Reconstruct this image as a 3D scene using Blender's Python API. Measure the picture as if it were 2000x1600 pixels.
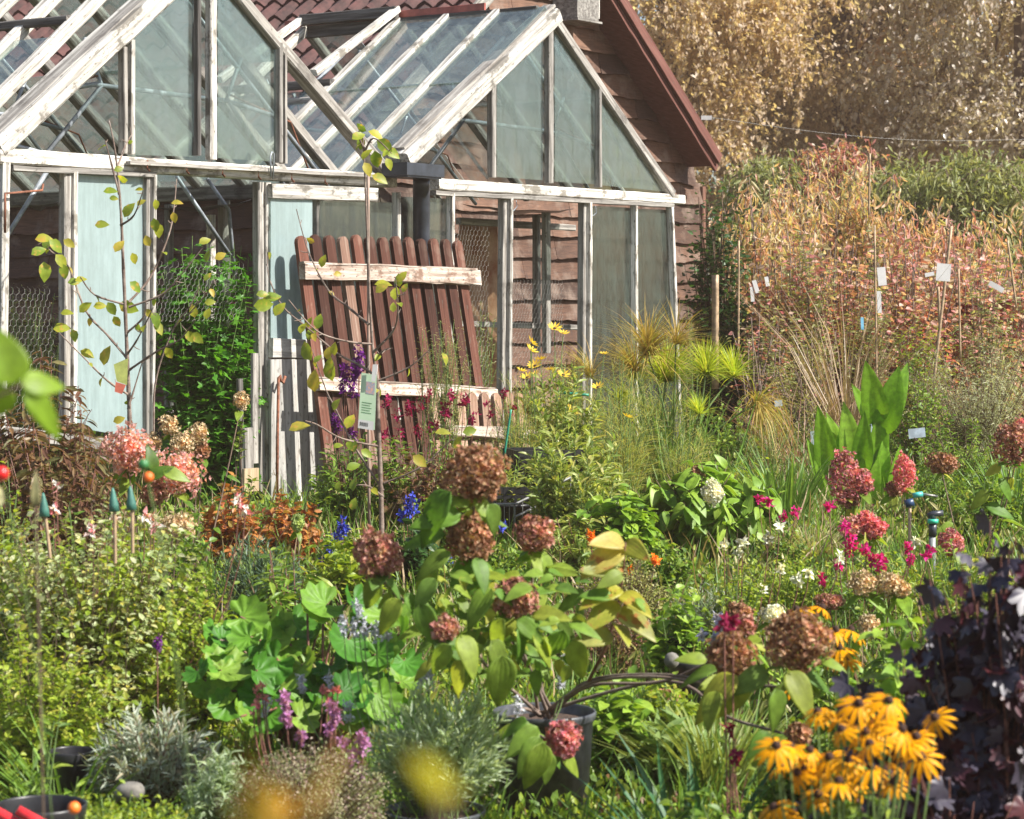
import bpy, math, numpy as np
from mathutils import Matrix, Vector
R_ = math.radians
# ------------------------------------------------------------------ camera, sky, sun
scene = bpy.context.scene
for o in list(bpy.data.objects): bpy.data.objects.remove(o)
COL = scene.collection
FPX = 4600.0; CAMH = 1.7; PITCH = math.atan(200/FPX)
cd = bpy.data.cameras.new("camera"); cam = bpy.data.objects.new("camera", cd); COL.objects.link(cam)
cam.location = (0, 0, CAMH); cam.rotation_euler = (math.pi/2-PITCH, 0, 0)
cd.sensor_width = 36; cd.lens = FPX/2000*36; cd.clip_end = 2000; cd.clip_start = .1
cd.dof.use_dof = True; cd.dof.focus_distance = 14.0; cd.dof.aperture_fstop = 6.5
scene.camera = cam
SUN_EL = R_(44); sun_az = np.array([1.0, -.36])        # horizontal direction towards the sun
sun_az = sun_az/np.linalg.norm(sun_az)
world = bpy.data.worlds.new("World"); scene.world = world; world.use_nodes = True
wn = world.node_tree; bg = wn.nodes['Background']; sky = wn.nodes.new('ShaderNodeTexSky')
sky.sky_type = 'NISHITA'; sky.sun_disc = False; sky.sun_elevation = SUN_EL
sky.sun_rotation = math.atan2(sun_az[0], sun_az[1]); sky.dust_density = 1.5
wn.links.new(sky.outputs[0], bg.inputs[0]); bg.inputs[1].default_value = .08
sl = bpy.data.lights.new("sun", 'SUN'); sl.energy = 5.0; sl.angle = R_(.5); sl.color = (1, .955, .88)
so = bpy.data.objects.new("sun", sl); COL.objects.link(so)
sdir = Vector((sun_az[0]*math.cos(SUN_EL), sun_az[1]*math.cos(SUN_EL), math.sin(SUN_EL)))
so.rotation_euler = sdir.to_track_quat('Z', 'Y').to_euler(); so.location = sdir*60
scene.view_settings.view_transform = 'Standard'; scene.view_settings.look = 'None'
scene.view_settings.exposure = 1.08; scene.view_settings.gamma = 1
scene.render.engine = 'CYCLES'
scene.cycles.max_bounces = 8; scene.cycles.transparent_max_bounces = 24

# ------------------------------------------------------------------ frames
def gz(x, y):
    t = np.clip((np.asarray(y, float)-7)/7, 0, 1); return .45*t*t*(3-2*t)
def W(px, py, Y):
    f = np.array([0, math.cos(PITCH), -math.sin(PITCH)]); u = np.array([0, math.sin(PITCH), math.cos(PITCH)])
    d = f + u*(800-py)/FPX + np.array([1., 0, 0])*(px-1000)/FPX
    return np.array([0, 0, CAMH]) + d*(Y/d[1])
# greenhouse frame: s along the gable, t away behind it
O2 = np.array([-2.66, 12.3]); DD = np.array([.574, .819]); DD /= np.linalg.norm(DD); WW = np.array([-DD[1], DD[0]])
GZ = .45
def L(s, t, z):
    p = O2+DD*s+WW*t; return np.array([p[0], p[1], z])
def S(px, py, t=0.0):                       # which (s,z) of the plane t a direction of view meets
    r = W(px, py, 1.0)-np.array([0, 0, CAMH]); A = np.array([[r[0], -DD[0]], [r[1], -DD[1]]])
    k, s = np.linalg.solve(A, O2+WW*t); return s, CAMH+r[2]*k
def Lp(px, py, t=0.0):
    s, z = S(px, py, t); return L(s, t, z)

# ------------------------------------------------------------------ mesh building
def nrm(a): a = np.asarray(a, float); return a/np.maximum(np.linalg.norm(a, axis=-1, keepdims=True), 1e-9)
class MB:
    def __init__(s): s.v = []; s.q = []; s.t = []; s.qm = []; s.tm = []; s.n = 0
    def raw(s, V, Q=None, T=None, mi=0):
        V = np.asarray(V, float)
        if Q is not None and len(Q): s.q.append(np.asarray(Q)+s.n); s.qm.append(np.full(len(Q), mi))
        if T is not None and len(T): s.t.append(np.asarray(T)+s.n); s.tm.append(np.full(len(T), mi))
        s.v.append(V); s.n += len(V)
    def inst(s, T, R, P, mi=0):
        V, Q, Tr = T; k = len(P); n = len(V)
        if k == 0: return
        v = (np.einsum('kij,nj->kni', R, V)+P[:, None, :]).reshape(-1, 3); off = (np.arange(k)*n)[:, None, None]
        s.raw(v, (Q[None]+off).reshape(-1, 4) if len(Q) else None, (Tr[None]+off).reshape(-1, 3) if len(Tr) else None, mi)
    def tube(s, P, r, k=5, mi=0, cap=True):
        P = np.asarray(P, float); n = len(P); r = np.broadcast_to(np.asarray(r, float), (n,))
        T = nrm(np.gradient(P, axis=0)); up = np.array([0, 0, 1.]) if abs(T[:, 2]).mean() < .8 else np.array([1., 0, 0])
        a = nrm(np.cross(T, up)); b = np.cross(T, a); th = np.arange(k)*2*math.pi/k
        V = P[:, None]+r[:, None, None]*(a[:, None]*np.cos(th)[None, :, None]+b[:, None]*np.sin(th)[None, :, None])
        i = np.arange(n-1)[:, None]*k; j = np.arange(k)[None]; j2 = (j+1) % k
        Q = np.stack([i+j, i+j2, i+k+j2, i+k+j], -1).reshape(-1, 4)
        Tr = []
        if cap:
            for q in range(1, k-1): Tr.append((0, q+1, q)); Tr.append(((n-1)*k, (n-1)*k+q, (n-1)*k+q+1))
        s.raw(V.reshape(-1, 3), Q, Tr, mi)
    def lathe(s, c, prof, k=24, mi=0, jit=0):
        prof = np.asarray(prof, float); th = np.arange(k)*2*math.pi/k; n = len(prof)
        V = np.stack([prof[:, None, 0]*np.cos(th), prof[:, None, 0]*np.sin(th), np.repeat(prof[:, 1:2], k, 1)], -1)+np.asarray(c)
        i = np.arange(n-1)[:, None]*k; j = np.arange(k)[None]; j2 = (j+1) % k
        s.raw(V.reshape(-1, 3), np.stack([i+j, i+j2, i+k+j2, i+k+j], -1).reshape(-1, 4), None, mi)
    def box(s, lo, hi, M=None, mi=0):
        x0, y0, z0 = lo; x1, y1, z1 = hi
        V = np.array([(x, y, z) for x in (x0, x1) for y in (y0, y1) for z in (z0, z1)], float)
        if M is not None: V = np.array([M(*v) for v in V])
        s.raw(V, [(0, 1, 3, 2), (4, 6, 7, 5), (0, 4, 5, 1), (2, 3, 7, 6), (0, 2, 6, 4), (1, 5, 7, 3)], None, mi)
    def build(s, name, mats, parent=None, smooth=False, org=None):
        me = bpy.data.meshes.new(name)
        V = np.concatenate(s.v) if s.v else np.zeros((0, 3))
        o = bpy.data.objects.new(name, me); COL.objects.link(o)
        off = np.zeros(3)
        if parent is not None:
            o.parent = parent; q = parent
            while q is not None: off = off+np.array(q.location); q = q.parent
        if org is not None: o.location = Vector(np.asarray(org)-off); off = np.asarray(org, float)
        V = V-off
        q = np.concatenate(s.q) if s.q else np.zeros((0, 4), int); t = np.concatenate(s.t) if s.t else np.zeros((0, 3), int)
        me.vertices.add(len(V)); me.vertices.foreach_set('co', V.ravel())
        me.loops.add(len(q)*4+len(t)*3); me.polygons.add(len(q)+len(t))
        me.loops.foreach_set('vertex_index', np.concatenate([q.ravel(), t.ravel()]).astype(np.int32))
        me.polygons.foreach_set('loop_start', np.concatenate([np.arange(len(q))*4, len(q)*4+np.arange(len(t))*3]).astype(np.int32))
        me.polygons.foreach_set('loop_total', np.concatenate([np.full(len(q), 4), np.full(len(t), 3)]).astype(np.int32))
        for m in (mats if isinstance(mats, (list, tuple)) else [mats]): me.materials.append(m)
        mi = np.concatenate((s.qm if s.qm else [])+(s.tm if s.tm else [])) if (s.qm or s.tm) else np.zeros(0)
        me.polygons.foreach_set('material_index', mi.astype(np.int32))
        me.polygons.foreach_set('use_smooth', np.full(len(q)+len(t), bool(smooth)))
        me.update(calc_edges=True)
        return o
def tag(o, label=None, cat=None, group=None, kind=None):
    if label: o['label'] = label
    if cat: o['category'] = cat
    if group: o['group'] = group
    if kind: o['kind'] = kind
    return o
def thing(name, label, cat, loc, group=None):
    o = bpy.data.objects.new(name, None); COL.objects.link(o); o.location = Vector(loc); o.empty_display_size = .1
    return tag(o, label, cat, group)
def board(name, p0, p1, w, th, mat, parent=None, side=None, rng=None, jit=.0009, seg=.16, taper=None):
    """a plank from p0 to p1; w is its width along `side`, th its thickness across"""
    p0 = np.asarray(p0, float); p1 = np.asarray(p1, float); X = nrm(p1-p0); Ln = np.linalg.norm(p1-p0)
    side = np.array([0, 0, 1.]) if side is None else np.asarray(side, float)
    Yv = side-X*np.dot(side, X)
    Yv = nrm(Yv); Z = np.cross(X, Yv); rng = rng or np.random.default_rng(int(abs(p0.sum()*1000)) % 99991)
    n = max(2, int(Ln/seg)+1); x = np.linspace(0, Ln, n); b = min(w, th)*.12
    prof = np.array([(-w/2+b, -th/2), (w/2-b, -th/2), (w/2, -th/2+b), (w/2, th/2-b), (w/2-b, th/2), (-w/2+b, th/2), (-w/2, th/2-b), (-w/2, -th/2+b)])
    V = np.zeros((n, 8, 3)); V[:, :, 0] = x[:, None]; V[:, :, 1:] = prof[None]
    V[:, :, 1:] += rng.normal(0, jit, (n, 8, 2)); V[:, :, 1:] += (rng.normal(0, jit*.7, (n, 1, 2)))
    m = MB(); i = np.arange(n-1)[:, None]*8; j = np.arange(8)[None]; j2 = (j+1) % 8
    Q = list(np.stack([i+j, i+j2, i+8+j2, i+8+j], -1).reshape(-1, 4)); e = (n-1)*8
    for a in (0, e): Q += [(a, a+1, a+2, a+3), (a, a+3, a+4, a+7), (a+4, a+5, a+6, a+7)]
    m.raw(V.reshape(-1, 3), Q)
    o = m.build(name, mat); Mw = Matrix(((X[0], Yv[0], Z[0], p0[0]), (X[1], Yv[1], Z[1], p0[1]), (X[2], Yv[2], Z[2], p0[2]), (0, 0, 0, 1)))
    if parent is not None:
        o.parent = parent; off = Vector((0, 0, 0)); q = parent
        while q is not None: off = off+q.location; q = q.parent
        Mw = Matrix.Translation(-off) @ Mw
    o.matrix_local = Mw
    return o

# ------------------------------------------------------------------ materials
def newmat(name):
    m = bpy.data.materials.new(name); m.use_nodes = True; nt = m.node_tree
    return m, nt, nt.nodes['Principled BSDF'], nt.nodes['Material Output']
def ramp(nt, cols, fac=None):
    r = nt.nodes.new('ShaderNodeValToRGB'); e = r.color_ramp.elements
    while len(e) < len(cols): e.new(.5)
    for k, (p, c) in enumerate(cols): e[k].position = p; e[k].color = (*c, 1)
    if fac is not None: nt.links.new(fac, r.inputs[0])
    return r
def noise(nt, scale, vec=None, detail=4, rough=.6):
    n = nt.nodes.new('ShaderNodeTexNoise'); n.inputs['Scale'].default_value = scale; n.inputs['Detail'].default_value = detail; n.inputs['Roughness'].default_value = rough
    if vec is not None: nt.links.new(vec, n.inputs['Vector'])
    return n
def objvec(nt, sc=(1, 1, 1)):
    tc = nt.nodes.new('ShaderNodeTexCoord'); mp = nt.nodes.new('ShaderNodeMapping'); mp.inputs['Scale'].default_value = sc
    nt.links.new(tc.outputs['Object'], mp.inputs['Vector']); return mp.outputs[0]
def mix(nt, a, b, fac, mode='MIX'):
    m = nt.nodes.new('ShaderNodeMix'); m.data_type = 'RGBA'; m.blend_type = mode
    for v, s in ((a, 6), (b, 7), (fac, 0)):
        if hasattr(v, 'type') and not isinstance(v, (tuple, float)): nt.links.new(v, m.inputs[s])
        elif s == 0: m.inputs[s].default_value = v
        else: m.inputs[s].default_value = (*v, 1)
    return m.outputs[2]
def bump(nt, h, bs, st=.3, d=.01):
    b = nt.nodes.new('ShaderNodeBump'); b.inputs['Strength'].default_value = st; b.inputs['Distance'].default_value = d
    nt.links.new(h, b.inputs['Height']); nt.links.new(b.outputs[0], bs.inputs['Normal'])
def leafmat(name, cols, trans=.35, rough=.45, spot=None, tcol=1.35, spec=.4):
    if name.endswith(('petals', 'florets')): spec = .12
    m, nt, bs, out = newmat(name); g = nt.nodes.new('ShaderNodeNewGeometry')
    c = ramp(nt, cols, g.outputs['Random Per Island']).outputs[0]
    nz = noise(nt, 35 if spot is None else 28, objvec(nt), 2)
    if spot is not None:
        r2 = ramp(nt, [(.56, (0, 0, 0)), (.68, (1, 1, 1))], nz.outputs[0]); c = mix(nt, c, spot, r2.outputs[0])
    if name.endswith('florets'):
        n5 = noise(nt, 14, objvec(nt), 2); c = mix(nt, c, ramp(nt, [(.35, (.55, .50, .42)), (.5, (1, 1, 1)), (.65, (1.35, 1.2, 1.1))], n5.outputs[0]).outputs[0], 1.0, 'MULTIPLY')
    c = mix(nt, c, ramp(nt, [(.3, (.68, .68, .68)), (.7, (1.25, 1.25, 1.25))], nz.outputs[0]).outputs[0], .8, 'MULTIPLY')
    nt.links.new(c, bs.inputs['Base Color']); bs.inputs['Roughness'].default_value = rough; bs.inputs['Specular IOR Level'].default_value = spec
    if trans > 0:
        t = nt.nodes.new('ShaderNodeBsdfTranslucent'); ms = nt.nodes.new('ShaderNodeMixShader'); ms.inputs[0].default_value = trans
        tc = mix(nt, c, (tcol, tcol*.95, tcol*.45), 1.0, 'MULTIPLY'); nt.links.new(tc, t.inputs[0])
        nt.links.new(bs.outputs[0], ms.inputs[1]); nt.links.new(t.outputs[0], ms.inputs[2]); nt.links.new(ms.outputs[0], out.inputs[0])
    return m
def evenly(cols): n = len(cols); return [(k/max(1, n-1)*.98+.01, c) for k, c in enumerate(cols)]
def LM(name, *cols, **k): return leafmat(name, evenly(cols), **k)
def woodmat(name, dark, mid, light, grain=26, patch=None, pf=(.5, .62), rough=.85, rnd=.35):
    m, nt, bs, out = newmat(name); v = objvec(nt, (1.2, grain, grain)); n1 = noise(nt, 1.6, v, 7, .65)
    c = ramp(nt, [(.28, dark), (.48, mid), (.68, light)], n1.outputs[0]).outputs[0]
    n2 = noise(nt, 5, objvec(nt, (1, 1.6, 1.6)), 6, .7)
    n3 = noise(nt, 60, objvec(nt, (.35, 1, 1)), 3, .6)
    if patch is not None:
        c = mix(nt, c, patch, ramp(nt, [(pf[0], (0, 0, 0)), (pf[1], (.9, .9, .9))], n2.outputs[0]).outputs[0])
    c = mix(nt, c, (.10, .09, .075), ramp(nt, [(.60, (0, 0, 0)), (.70, (.8, .8, .8))], n3.outputs[0]).outputs[0])
    oi = nt.nodes.new('ShaderNodeObjectInfo')
    k = .5*rnd
    c = mix(nt, c, ramp(nt, [(0, (1-k*1.4,)*3), (1, (1+k, 1+k*.9, 1+k*.8))], oi.outputs['Random']).outputs[0], 1.0, 'MULTIPLY')
    nt.links.new(c, bs.inputs['Base Color']); bs.inputs['Roughness'].default_value = rough; bs.inputs['Specular IOR Level'].default_value = .2
    bump(nt, n1.outputs[0], bs, .8, .006)
    return m
def plain(name, col, rough=.5, metal=0., nz=None, spec=.5, amt=.35, sc=8, bmp=0):
    m, nt, bs, out = newmat(name); bs.inputs['Roughness'].default_value = rough; bs.inputs['Metallic'].default_value = metal; bs.inputs['Specular IOR Level'].default_value = spec
    n = noise(nt, sc, objvec(nt), 5, .65)
    c = ramp(nt, [(.35, tuple(x*(1-amt) for x in col)), (.65, nz or tuple(min(1, x*(1+amt)) for x in col))], n.outputs[0])
    nt.links.new(c.outputs[0], bs.inputs['Base Color'])
    if bmp: bump(nt, n.outputs[0], bs, bmp, .01)
    return m
def glassmat(name, lo, hi, dirt=(.42, .50, .48), gloss=.25, sc=3, tint=(.86, .93, .90)):
    m, nt, bs, out = newmat(name); nt.nodes.remove(bs)
    n1 = noise(nt, sc, objvec(nt, (1.3, 1.3, .7)), 8, .72); n2 = noise(nt, 9, objvec(nt, (4, 4, .35)), 5, .6)
    a = nt.nodes.new('ShaderNodeMath'); a.operation = 'MULTIPLY_ADD'; nt.links.new(n1.outputs[0], a.inputs[0]); a.inputs[1].default_value = .65
    b = nt.nodes.new('ShaderNodeMath'); b.operation = 'MULTIPLY'; nt.links.new(n2.outputs[0], b.inputs[0]); b.inputs[1].default_value = .35
    nt.links.new(b.outputs[0], a.inputs[2])
    mr = nt.nodes.new('ShaderNodeMapRange'); nt.links.new(a.outputs[0], mr.inputs[0])
    mr.inputs[1].default_value = .43; mr.inputs[2].default_value = .59; mr.inputs[3].default_value = lo; mr.inputs[4].default_value = hi
    tr = nt.nodes.new('ShaderNodeBsdfTransparent'); tr.inputs[0].default_value = (*tint, 1)
    di = nt.nodes.new('ShaderNodeBsdfDiffuse'); di.inputs[0].default_value = (*dirt, 1)
    tl = nt.nodes.new('ShaderNodeBsdfTranslucent'); tl.inputs[0].default_value = (*dirt, 1)
    gl = nt.nodes.new('ShaderNodeBsdfGlossy'); gl.inputs['Roughness'].default_value = .08
    m0 = nt.nodes.new('ShaderNodeMixShader'); m0.inputs[0].default_value = .45; nt.links.new(di.outputs[0], m0.inputs[1]); nt.links.new(tl.outputs[0], m0.inputs[2])
    m1 = nt.nodes.new('ShaderNodeMixShader'); nt.links.new(mr.outputs[0], m1.inputs[0]); nt.links.new(tr.outputs[0], m1.inputs[1]); nt.links.new(m0.outputs[0], m1.inputs[2])
    fr = nt.nodes.new('ShaderNodeFresnel'); fr.inputs[0].default_value = 1.5
    fm = nt.nodes.new('ShaderNodeMath'); fm.operation = 'MULTIPLY'; fm.inputs[1].default_value = gloss*3; fm.use_clamp = True; nt.links.new(fr.outputs[0], fm.inputs[0])
    m2 = nt.nodes.new('ShaderNodeMixShader'); nt.links.new(fm.outputs[0], m2.inputs[0]); nt.links.new(m1.outputs[0], m2.inputs[1]); nt.links.new(gl.outputs[0], m2.inputs[2])
    nt.links.new(m2.outputs[0], out.inputs[0]); return m

M_white = woodmat('weathered white timber', (.10, .09, .075), (.50, .475, .43), (.80, .78, .73), patch=(.17, .155, .13), pf=(.54, .62))
M_grey = woodmat('grey bare timber', (.09, .08, .07), (.25, .235, .215), (.46, .44, .40), patch=(.12, .11, .10), pf=(.55, .7))
M_dgrey = woodmat('dark bare timber', (.035, .032, .03), (.09, .085, .08), (.2, .19, .18))
M_door = woodmat('silvered door boards', (.20, .19, .18), (.46, .45, .42), (.62, .60, .57), grain=20, patch=(.36, .32, .28), pf=(.58, .72))
M_brown = woodmat('brown stained pickets', (.03, .013, .010), (.098, .040, .028), (.155, .072, .053), patch=(.21, .14, .11), pf=(.54, .70), rnd=.8)
M_rail = woodmat('peeling pale rail', (.18, .10, .07), (.44, .36, .30), (.66, .60, .53), patch=(.2, .12, .085), pf=(.53, .62))
M_bark = woodmat('sapling bark', (.09, .06, .05), (.19, .14, .115), (.33, .27, .23), grain=10)
M_cane = plain('bamboo cane', (.36, .25, .15), .6, amt=.4, sc=20)
M_twig = plain('brown twig', (.13, .085, .055), .8, amt=.4, sc=30)
M_stemg = plain('green stem', (.12, .19, .05), .6, amt=.4, sc=30)
M_stemr = plain('reddish stem', (.17, .07, .05), .6, amt=.4, sc=30)
M_pipe = plain('galvanised tube', (.30, .33, .36), .45, .35, amt=.35, sc=14)
M_rust = plain('rusty iron', (.20, .075, .04), .8, amt=.5, sc=40, bmp=.3)
M_dark = plain('black plastic', (.018, .018, .02), .38, amt=.4, sc=18)
M_pot = plain('dark grey plastic', (.040, .045, .055), .38, nz=(.075, .08, .09), sc=25)
M_drain = plain('black iron drainpipe', (.030, .035, .045), .35, amt=.4, sc=9)
M_soil = plain('potting soil', (.06, .035, .022), .95, amt=.6, sc=60, bmp=.6)
M_wire = plain('galvanised wire', (.38, .37, .34), .5, .2)
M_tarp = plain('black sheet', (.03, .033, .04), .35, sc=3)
M_paper = plain('white plastic label', (.52, .51, .50), .5, amt=.1)
M_green = plain('green plastic', (.02, .22, .13), .45, amt=.3)
M_teal = plain('faded green plastic', (.05, .17, .13), .55, amt=.3)
M_terra = plain('terracotta', (.36, .15, .08), .8, amt=.3)
M_stone = plain('dull stone', (.15, .14, .12), .9, amt=.5, sc=14, bmp=.6)
G_clear = glassmat('dusty clear glass', .0, .17, dirt=(.38, .43, .45), gloss=.16)
G_mid = glassmat('algae stained glass', .0, .30, dirt=(.28, .33, .33), sc=4, gloss=.18)
G_roof = glassmat('roof glass', .12, .50, dirt=(.34, .39, .38), gloss=.09)
G_milky = glassmat('whitewashed glass', .66, .93, dirt=(.47, .58, .58), gloss=.12)
G_low = glassmat('green stained lower glass', .02, .46, dirt=(.15, .19, .16), sc=5, gloss=.30)
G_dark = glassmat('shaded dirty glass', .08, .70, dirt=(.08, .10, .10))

# ------------------------------------------------------------------ templates
def leafT(w=.5, n=2, fold=.12, curl=.15, p=.85, tip=1.0, wave=0):
    xs = np.linspace(0, 1, n+2)[1:-1]; V = [(0, 0, 0)]
    for i, x in enumerate(xs):
        hw = w/2*math.sin(math.pi*x**p)**.8; z = -curl*x*x
        V += [(x, hw, z+fold*hw*2+wave*(-1)**i), (x, 0, z), (x, -hw, z+fold*hw*2-wave*(-1)**i)]
    V.append((tip, 0, -curl)); e = len(V)-1; Q = []; T = [(0, 2, 1), (0, 3, 2)]
    for i in range(n-1):
        a = 1+3*i; Q += [(a, a+1, a+4, a+3), (a+1, a+2, a+5, a+4)]
    a = 1+3*(n-1); T += [(a, a+1, e), (a+1, a+2, e)]
    return np.array(V, float), np.array(Q, int).reshape(-1, 4), np.array(T, int)
def pleatT(w=.6, n=5, k=4, fold=.1, curl=.3, p=.8, pleat=.012):   # larger leaf: k strips each side, veins as pleats
    V = []; Q = []; xs = np.linspace(.0, 1, n+2); js = np.linspace(-1, 1, 2*k+1)
    for x in xs:
        hw = w/2*max(math.sin(math.pi*x**p), .0)**.75+.003
        for j, u in enumerate(js):
            V.append((x-.10*abs(u)*math.sin(math.pi*x), hw*u, -curl*x*x+fold*abs(u)*hw*2+pleat*(1 if j % 2 else -1)*(1-abs(x-.5))))
    m = 2*k+1
    for i in range(n+1):
        for j in range(m-1): Q.append((i*m+j, (i+1)*m+j, (i+1)*m+j+1, i*m+j+1))
    return np.array(V, float), np.array(Q, int), np.zeros((0, 3), int)
def bladeT(w=.03, n=4, curl=.3, fold=.3):
    V = []; Q = []
    for i in range(n+1):
        x = i/n; hw = w/2*(1-x**2.2)+.0008; z = -curl*x**2.2
        V += [(x*(1-.12*curl*x), hw, z+fold*hw), (x*(1-.12*curl*x), 0, z), (x*(1-.12*curl*x), -hw, z+fold*hw)]
    for i in range(n):
        a = 3*i; Q += [(a, a+1, a+4, a+3), (a+1, a+2, a+5, a+4)]
    return np.array(V, float), np.array(Q, int), np.zeros((0, 3), int)
def lobedT(lobes=5, span=2.5, depth=.45, cup=.12, curl=.25):      # palmate leaf, base at origin
    V = [(0, 0, 0), (.35, 0, -.02)]; T = []; N = lobes*4; c = 1
    for i in range(N+1):
        a = (i/N-.5)*2*span; ph = (i % 4)/4; lob = 1-depth*abs(math.sin(math.pi*(i/4)))**.8 if True else 1
        lob = 1-depth*(.5-.5*math.cos(2*math.pi*(i/4+.5)))
        r = .62*lob*(1-.25*abs(a)/span); x = .35+r*math.cos(a); y = r*math.sin(a)
        V.append((x, y, cup*abs(y)*(1 if i % 2 else .4)-curl*max(x, 0)**2*.6))
    for i in range(N): T.append((1, 2+i, 3+i))
    return np.array(V, float), np.zeros((0, 4), int), np.array(T, int)
def fanT(nl=9, rings=3, pleat=.05, cup=.25):                      # big pleated round leaf
    N = nl*4; V = [(0, 0, 0)]; Q = []; T = []
    for r in range(1, rings+1):
        rr = r/rings
        for i in range(N+1):
            a = (i/N-.5)*2*2.75; e = .5-.5*math.cos(2*math.pi*i/4)
            rad = rr*(1 if r < rings else .86+.14*e)*(.62+.1*math.cos(a)); V.append((.1+rad*math.cos(a), rad*math.sin(a), cup*rr*rr*.5+pleat*(e-.5)*rr-.12*max(0, rad*math.cos(a))**2))
    m = N+1
    for i in range(N): T.append((0, 1+i, 2+i))
    for r in range(rings-1):
        for i in range(N):
            a = 1+r*m+i; Q.append((a, a+m, a+m+1, a+1))
    return np.array(V, float), np.array(Q, int), np.array(T, int)
def ringT(T, n, tilt, r0=0, scale=1, jit=0, seed=0):              # n copies of a petal round the z axis
    m = MB(); rg = np.random.default_rng(seed)
    a = np.arange(n)*2*math.pi/n+rg.normal(0, jit, n)
    d = np.stack([np.cos(a)*math.cos(tilt), np.sin(a)*math.cos(tilt), np.full(n, math.sin(tilt))], -1)+rg.normal(0, jit*.4, (n, 3))
    R = frames(d, np.array([0, 0, 1.])+0*d)*scale*(1+rg.normal(0, jit*.4, (n, 1, 1)))
    P = np.stack([np.cos(a)*r0, np.sin(a)*r0, 0*a], -1); m.inst(T, R, P)
    return np.concatenate(m.v), (np.concatenate(m.q) if m.q else np.zeros((0, 4), int)), (np.concatenate(m.t) if m.t else np.zeros((0, 3), int))
def frames(d, up):
    x = nrm(d); y = nrm(np.cross(up, x)); z = np.cross(x, y); return np.stack([x, y, z], -1)

T_tiny = leafT(.55, 1, .1, .12); T_ov = leafT(.58, 2, .14, .18); T_ov3 = leafT(.58, 3, .16, .3)
T_lan = leafT(.26, 3, .2, .35, p=1.0); T_nar = leafT(.14, 2, .2, .2, p=1); T_peach = leafT(.24, 3, .25, .6, p=.9)
T_hyd = pleatT(.54, 7, 6, .16, .36, .82, .030); T_canna = pleatT(.30, 7, 3, .22, .25, .85, .006)
T_maple = lobedT(); T_fan = fanT(9, 3, .11, .35); T_blade = bladeT(.035, 4, .35); T_bladew = bladeT(.055, 5, .25); T_fine = bladeT(.012, 3, .5); T_purp = lobedT(5, 2.1, .34, -.30, .8)
T_needle = bladeT(.06, 1, .1); T_petal = leafT(.42, 2, .12, .15, p=1.15); T_rud = leafT(.24, 3, .10, .45, p=1.1)
T_floret = ringT(leafT(.85, 1, .28, -.1, p=1.1), 4, .45, .02, 1.0, .1, 3)

def bez(p0, p1, p2, u): u = u[..., None]; return (1-u)**2*p0+2*u*(1-u)*p1+u*u*p2
def dbez(p0, p1, p2, u): u = u[..., None]; return 2*(1-u)*(p1-p0)+2*u*(p2-p1)
def ball(mb, c, r, n, rng, size, T=T_floret, mi=0, sq=(1, 1, 1), inner=.72, cone=0):
    i = np.arange(n)+.5; ph = np.arccos(1-2*i/n); th = math.pi*(1+5**.5)*i
    d = np.stack([np.cos(th)*np.sin(ph), np.sin(th)*np.sin(ph), np.cos(ph)], -1)+rng.normal(0, .06, (n, 3)); d = nrm(d)
    ph0 = rng.uniform(0, 6, 4); rr = r*rng.uniform(inner, 1.06, n)*(1+.13*np.sin(d[:, 0]*5+ph0[0])*np.cos(d[:, 2]*4+ph0[1])+.07*np.sin(d[:, 0]*3+ph0[2])+.07*np.sin(d[:, 2]*9+d[:, 1]*7+ph0[3]))
    pos = d*rr[:, None]*np.array(sq)
    if cone: pos[:, :2] *= (1-cone*np.clip(pos[:, 2:3]/(r*sq[2]), -.6, 1))
    N = nrm(d+rng.normal(0, .55, (n, 3))); a = nrm(np.cross(N, rng.normal(0, 1, (n, 3))))
    R = np.stack([a, np.cross(N, a), N], -1)*(size*rng.uniform(.75, 1.2, n))[:, None, None]
    mb.inst(T, R, np.asarray(c)+pos, mi)
def foliage(mb, sb, base, targets, rng, T, ll, nl, u0=.25, fwd=.5, droop=.0, upn=1.0, sr=.004, jit=.0, mid=None, k=4, basejit=.03, lv=.35, taper=.25, mi=0, lift=.55):
    """stems from base to every target with nl leaves on each"""
    n = len(targets); p0 = np.asarray(base)+np.concatenate([rng.normal(0, basejit, (n, 2)), np.zeros((n, 1))], 1); p2 = np.asarray(targets, float)
    p1 = p0+(p2-p0)*np.array([.30, .30, lift])+rng.normal(0, .03, (n, 3))*np.linalg.norm(p2-p0, axis=1, keepdims=True)
    if nl > 0:
        sid = np.repeat(np.arange(n), nl); u = rng.uniform(u0, 1, len(sid))**.8; u = np.clip(u, u0, 1)
        P = bez(p0[sid], p1[sid], p2[sid], u); t = nrm(dbez(p0[sid], p1[sid], p2[sid], u))
        rnd = nrm(rng.normal(0, 1, (len(sid), 3))); side = nrm(rnd-t*np.sum(rnd*t, 1, keepdims=True))
        d = nrm(t*fwd+side+np.array([0, 0, -1.])*droop); up = nrm(np.array([0, 0, upn])+rng.normal(0, .5, (len(sid), 3)))
        sz = ll*rng.uniform(1-lv, 1+lv, len(sid))*(1-taper*u)
        if jit: P = P+rng.normal(0, jit, P.shape)
        mb.inst(T, frames(d, up)*sz[:, None, None], P, mi)
    if sb is not None:
        us = np.linspace(0, 1, 7)
        for i in range(n): sb.tube(bez(p0[i], p1[i], p2[i], us), np.linspace(sr, sr*.35, 7), k)
    return p1
def dome(rng, n, base, R, H, hmin=.5, flat=.6, dy=.8):
    th = rng.uniform(0, 2*math.pi, n); r = np.sqrt(rng.uniform(0, 1, n)); h = rng.uniform(hmin, 1, n)*np.sqrt(1-flat*r*r)
    return np.stack([base[0]+R*r*np.cos(th), base[1]+R*dy*r*np.sin(th), base[2]+H*h], -1)
SEED = [100]
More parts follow.
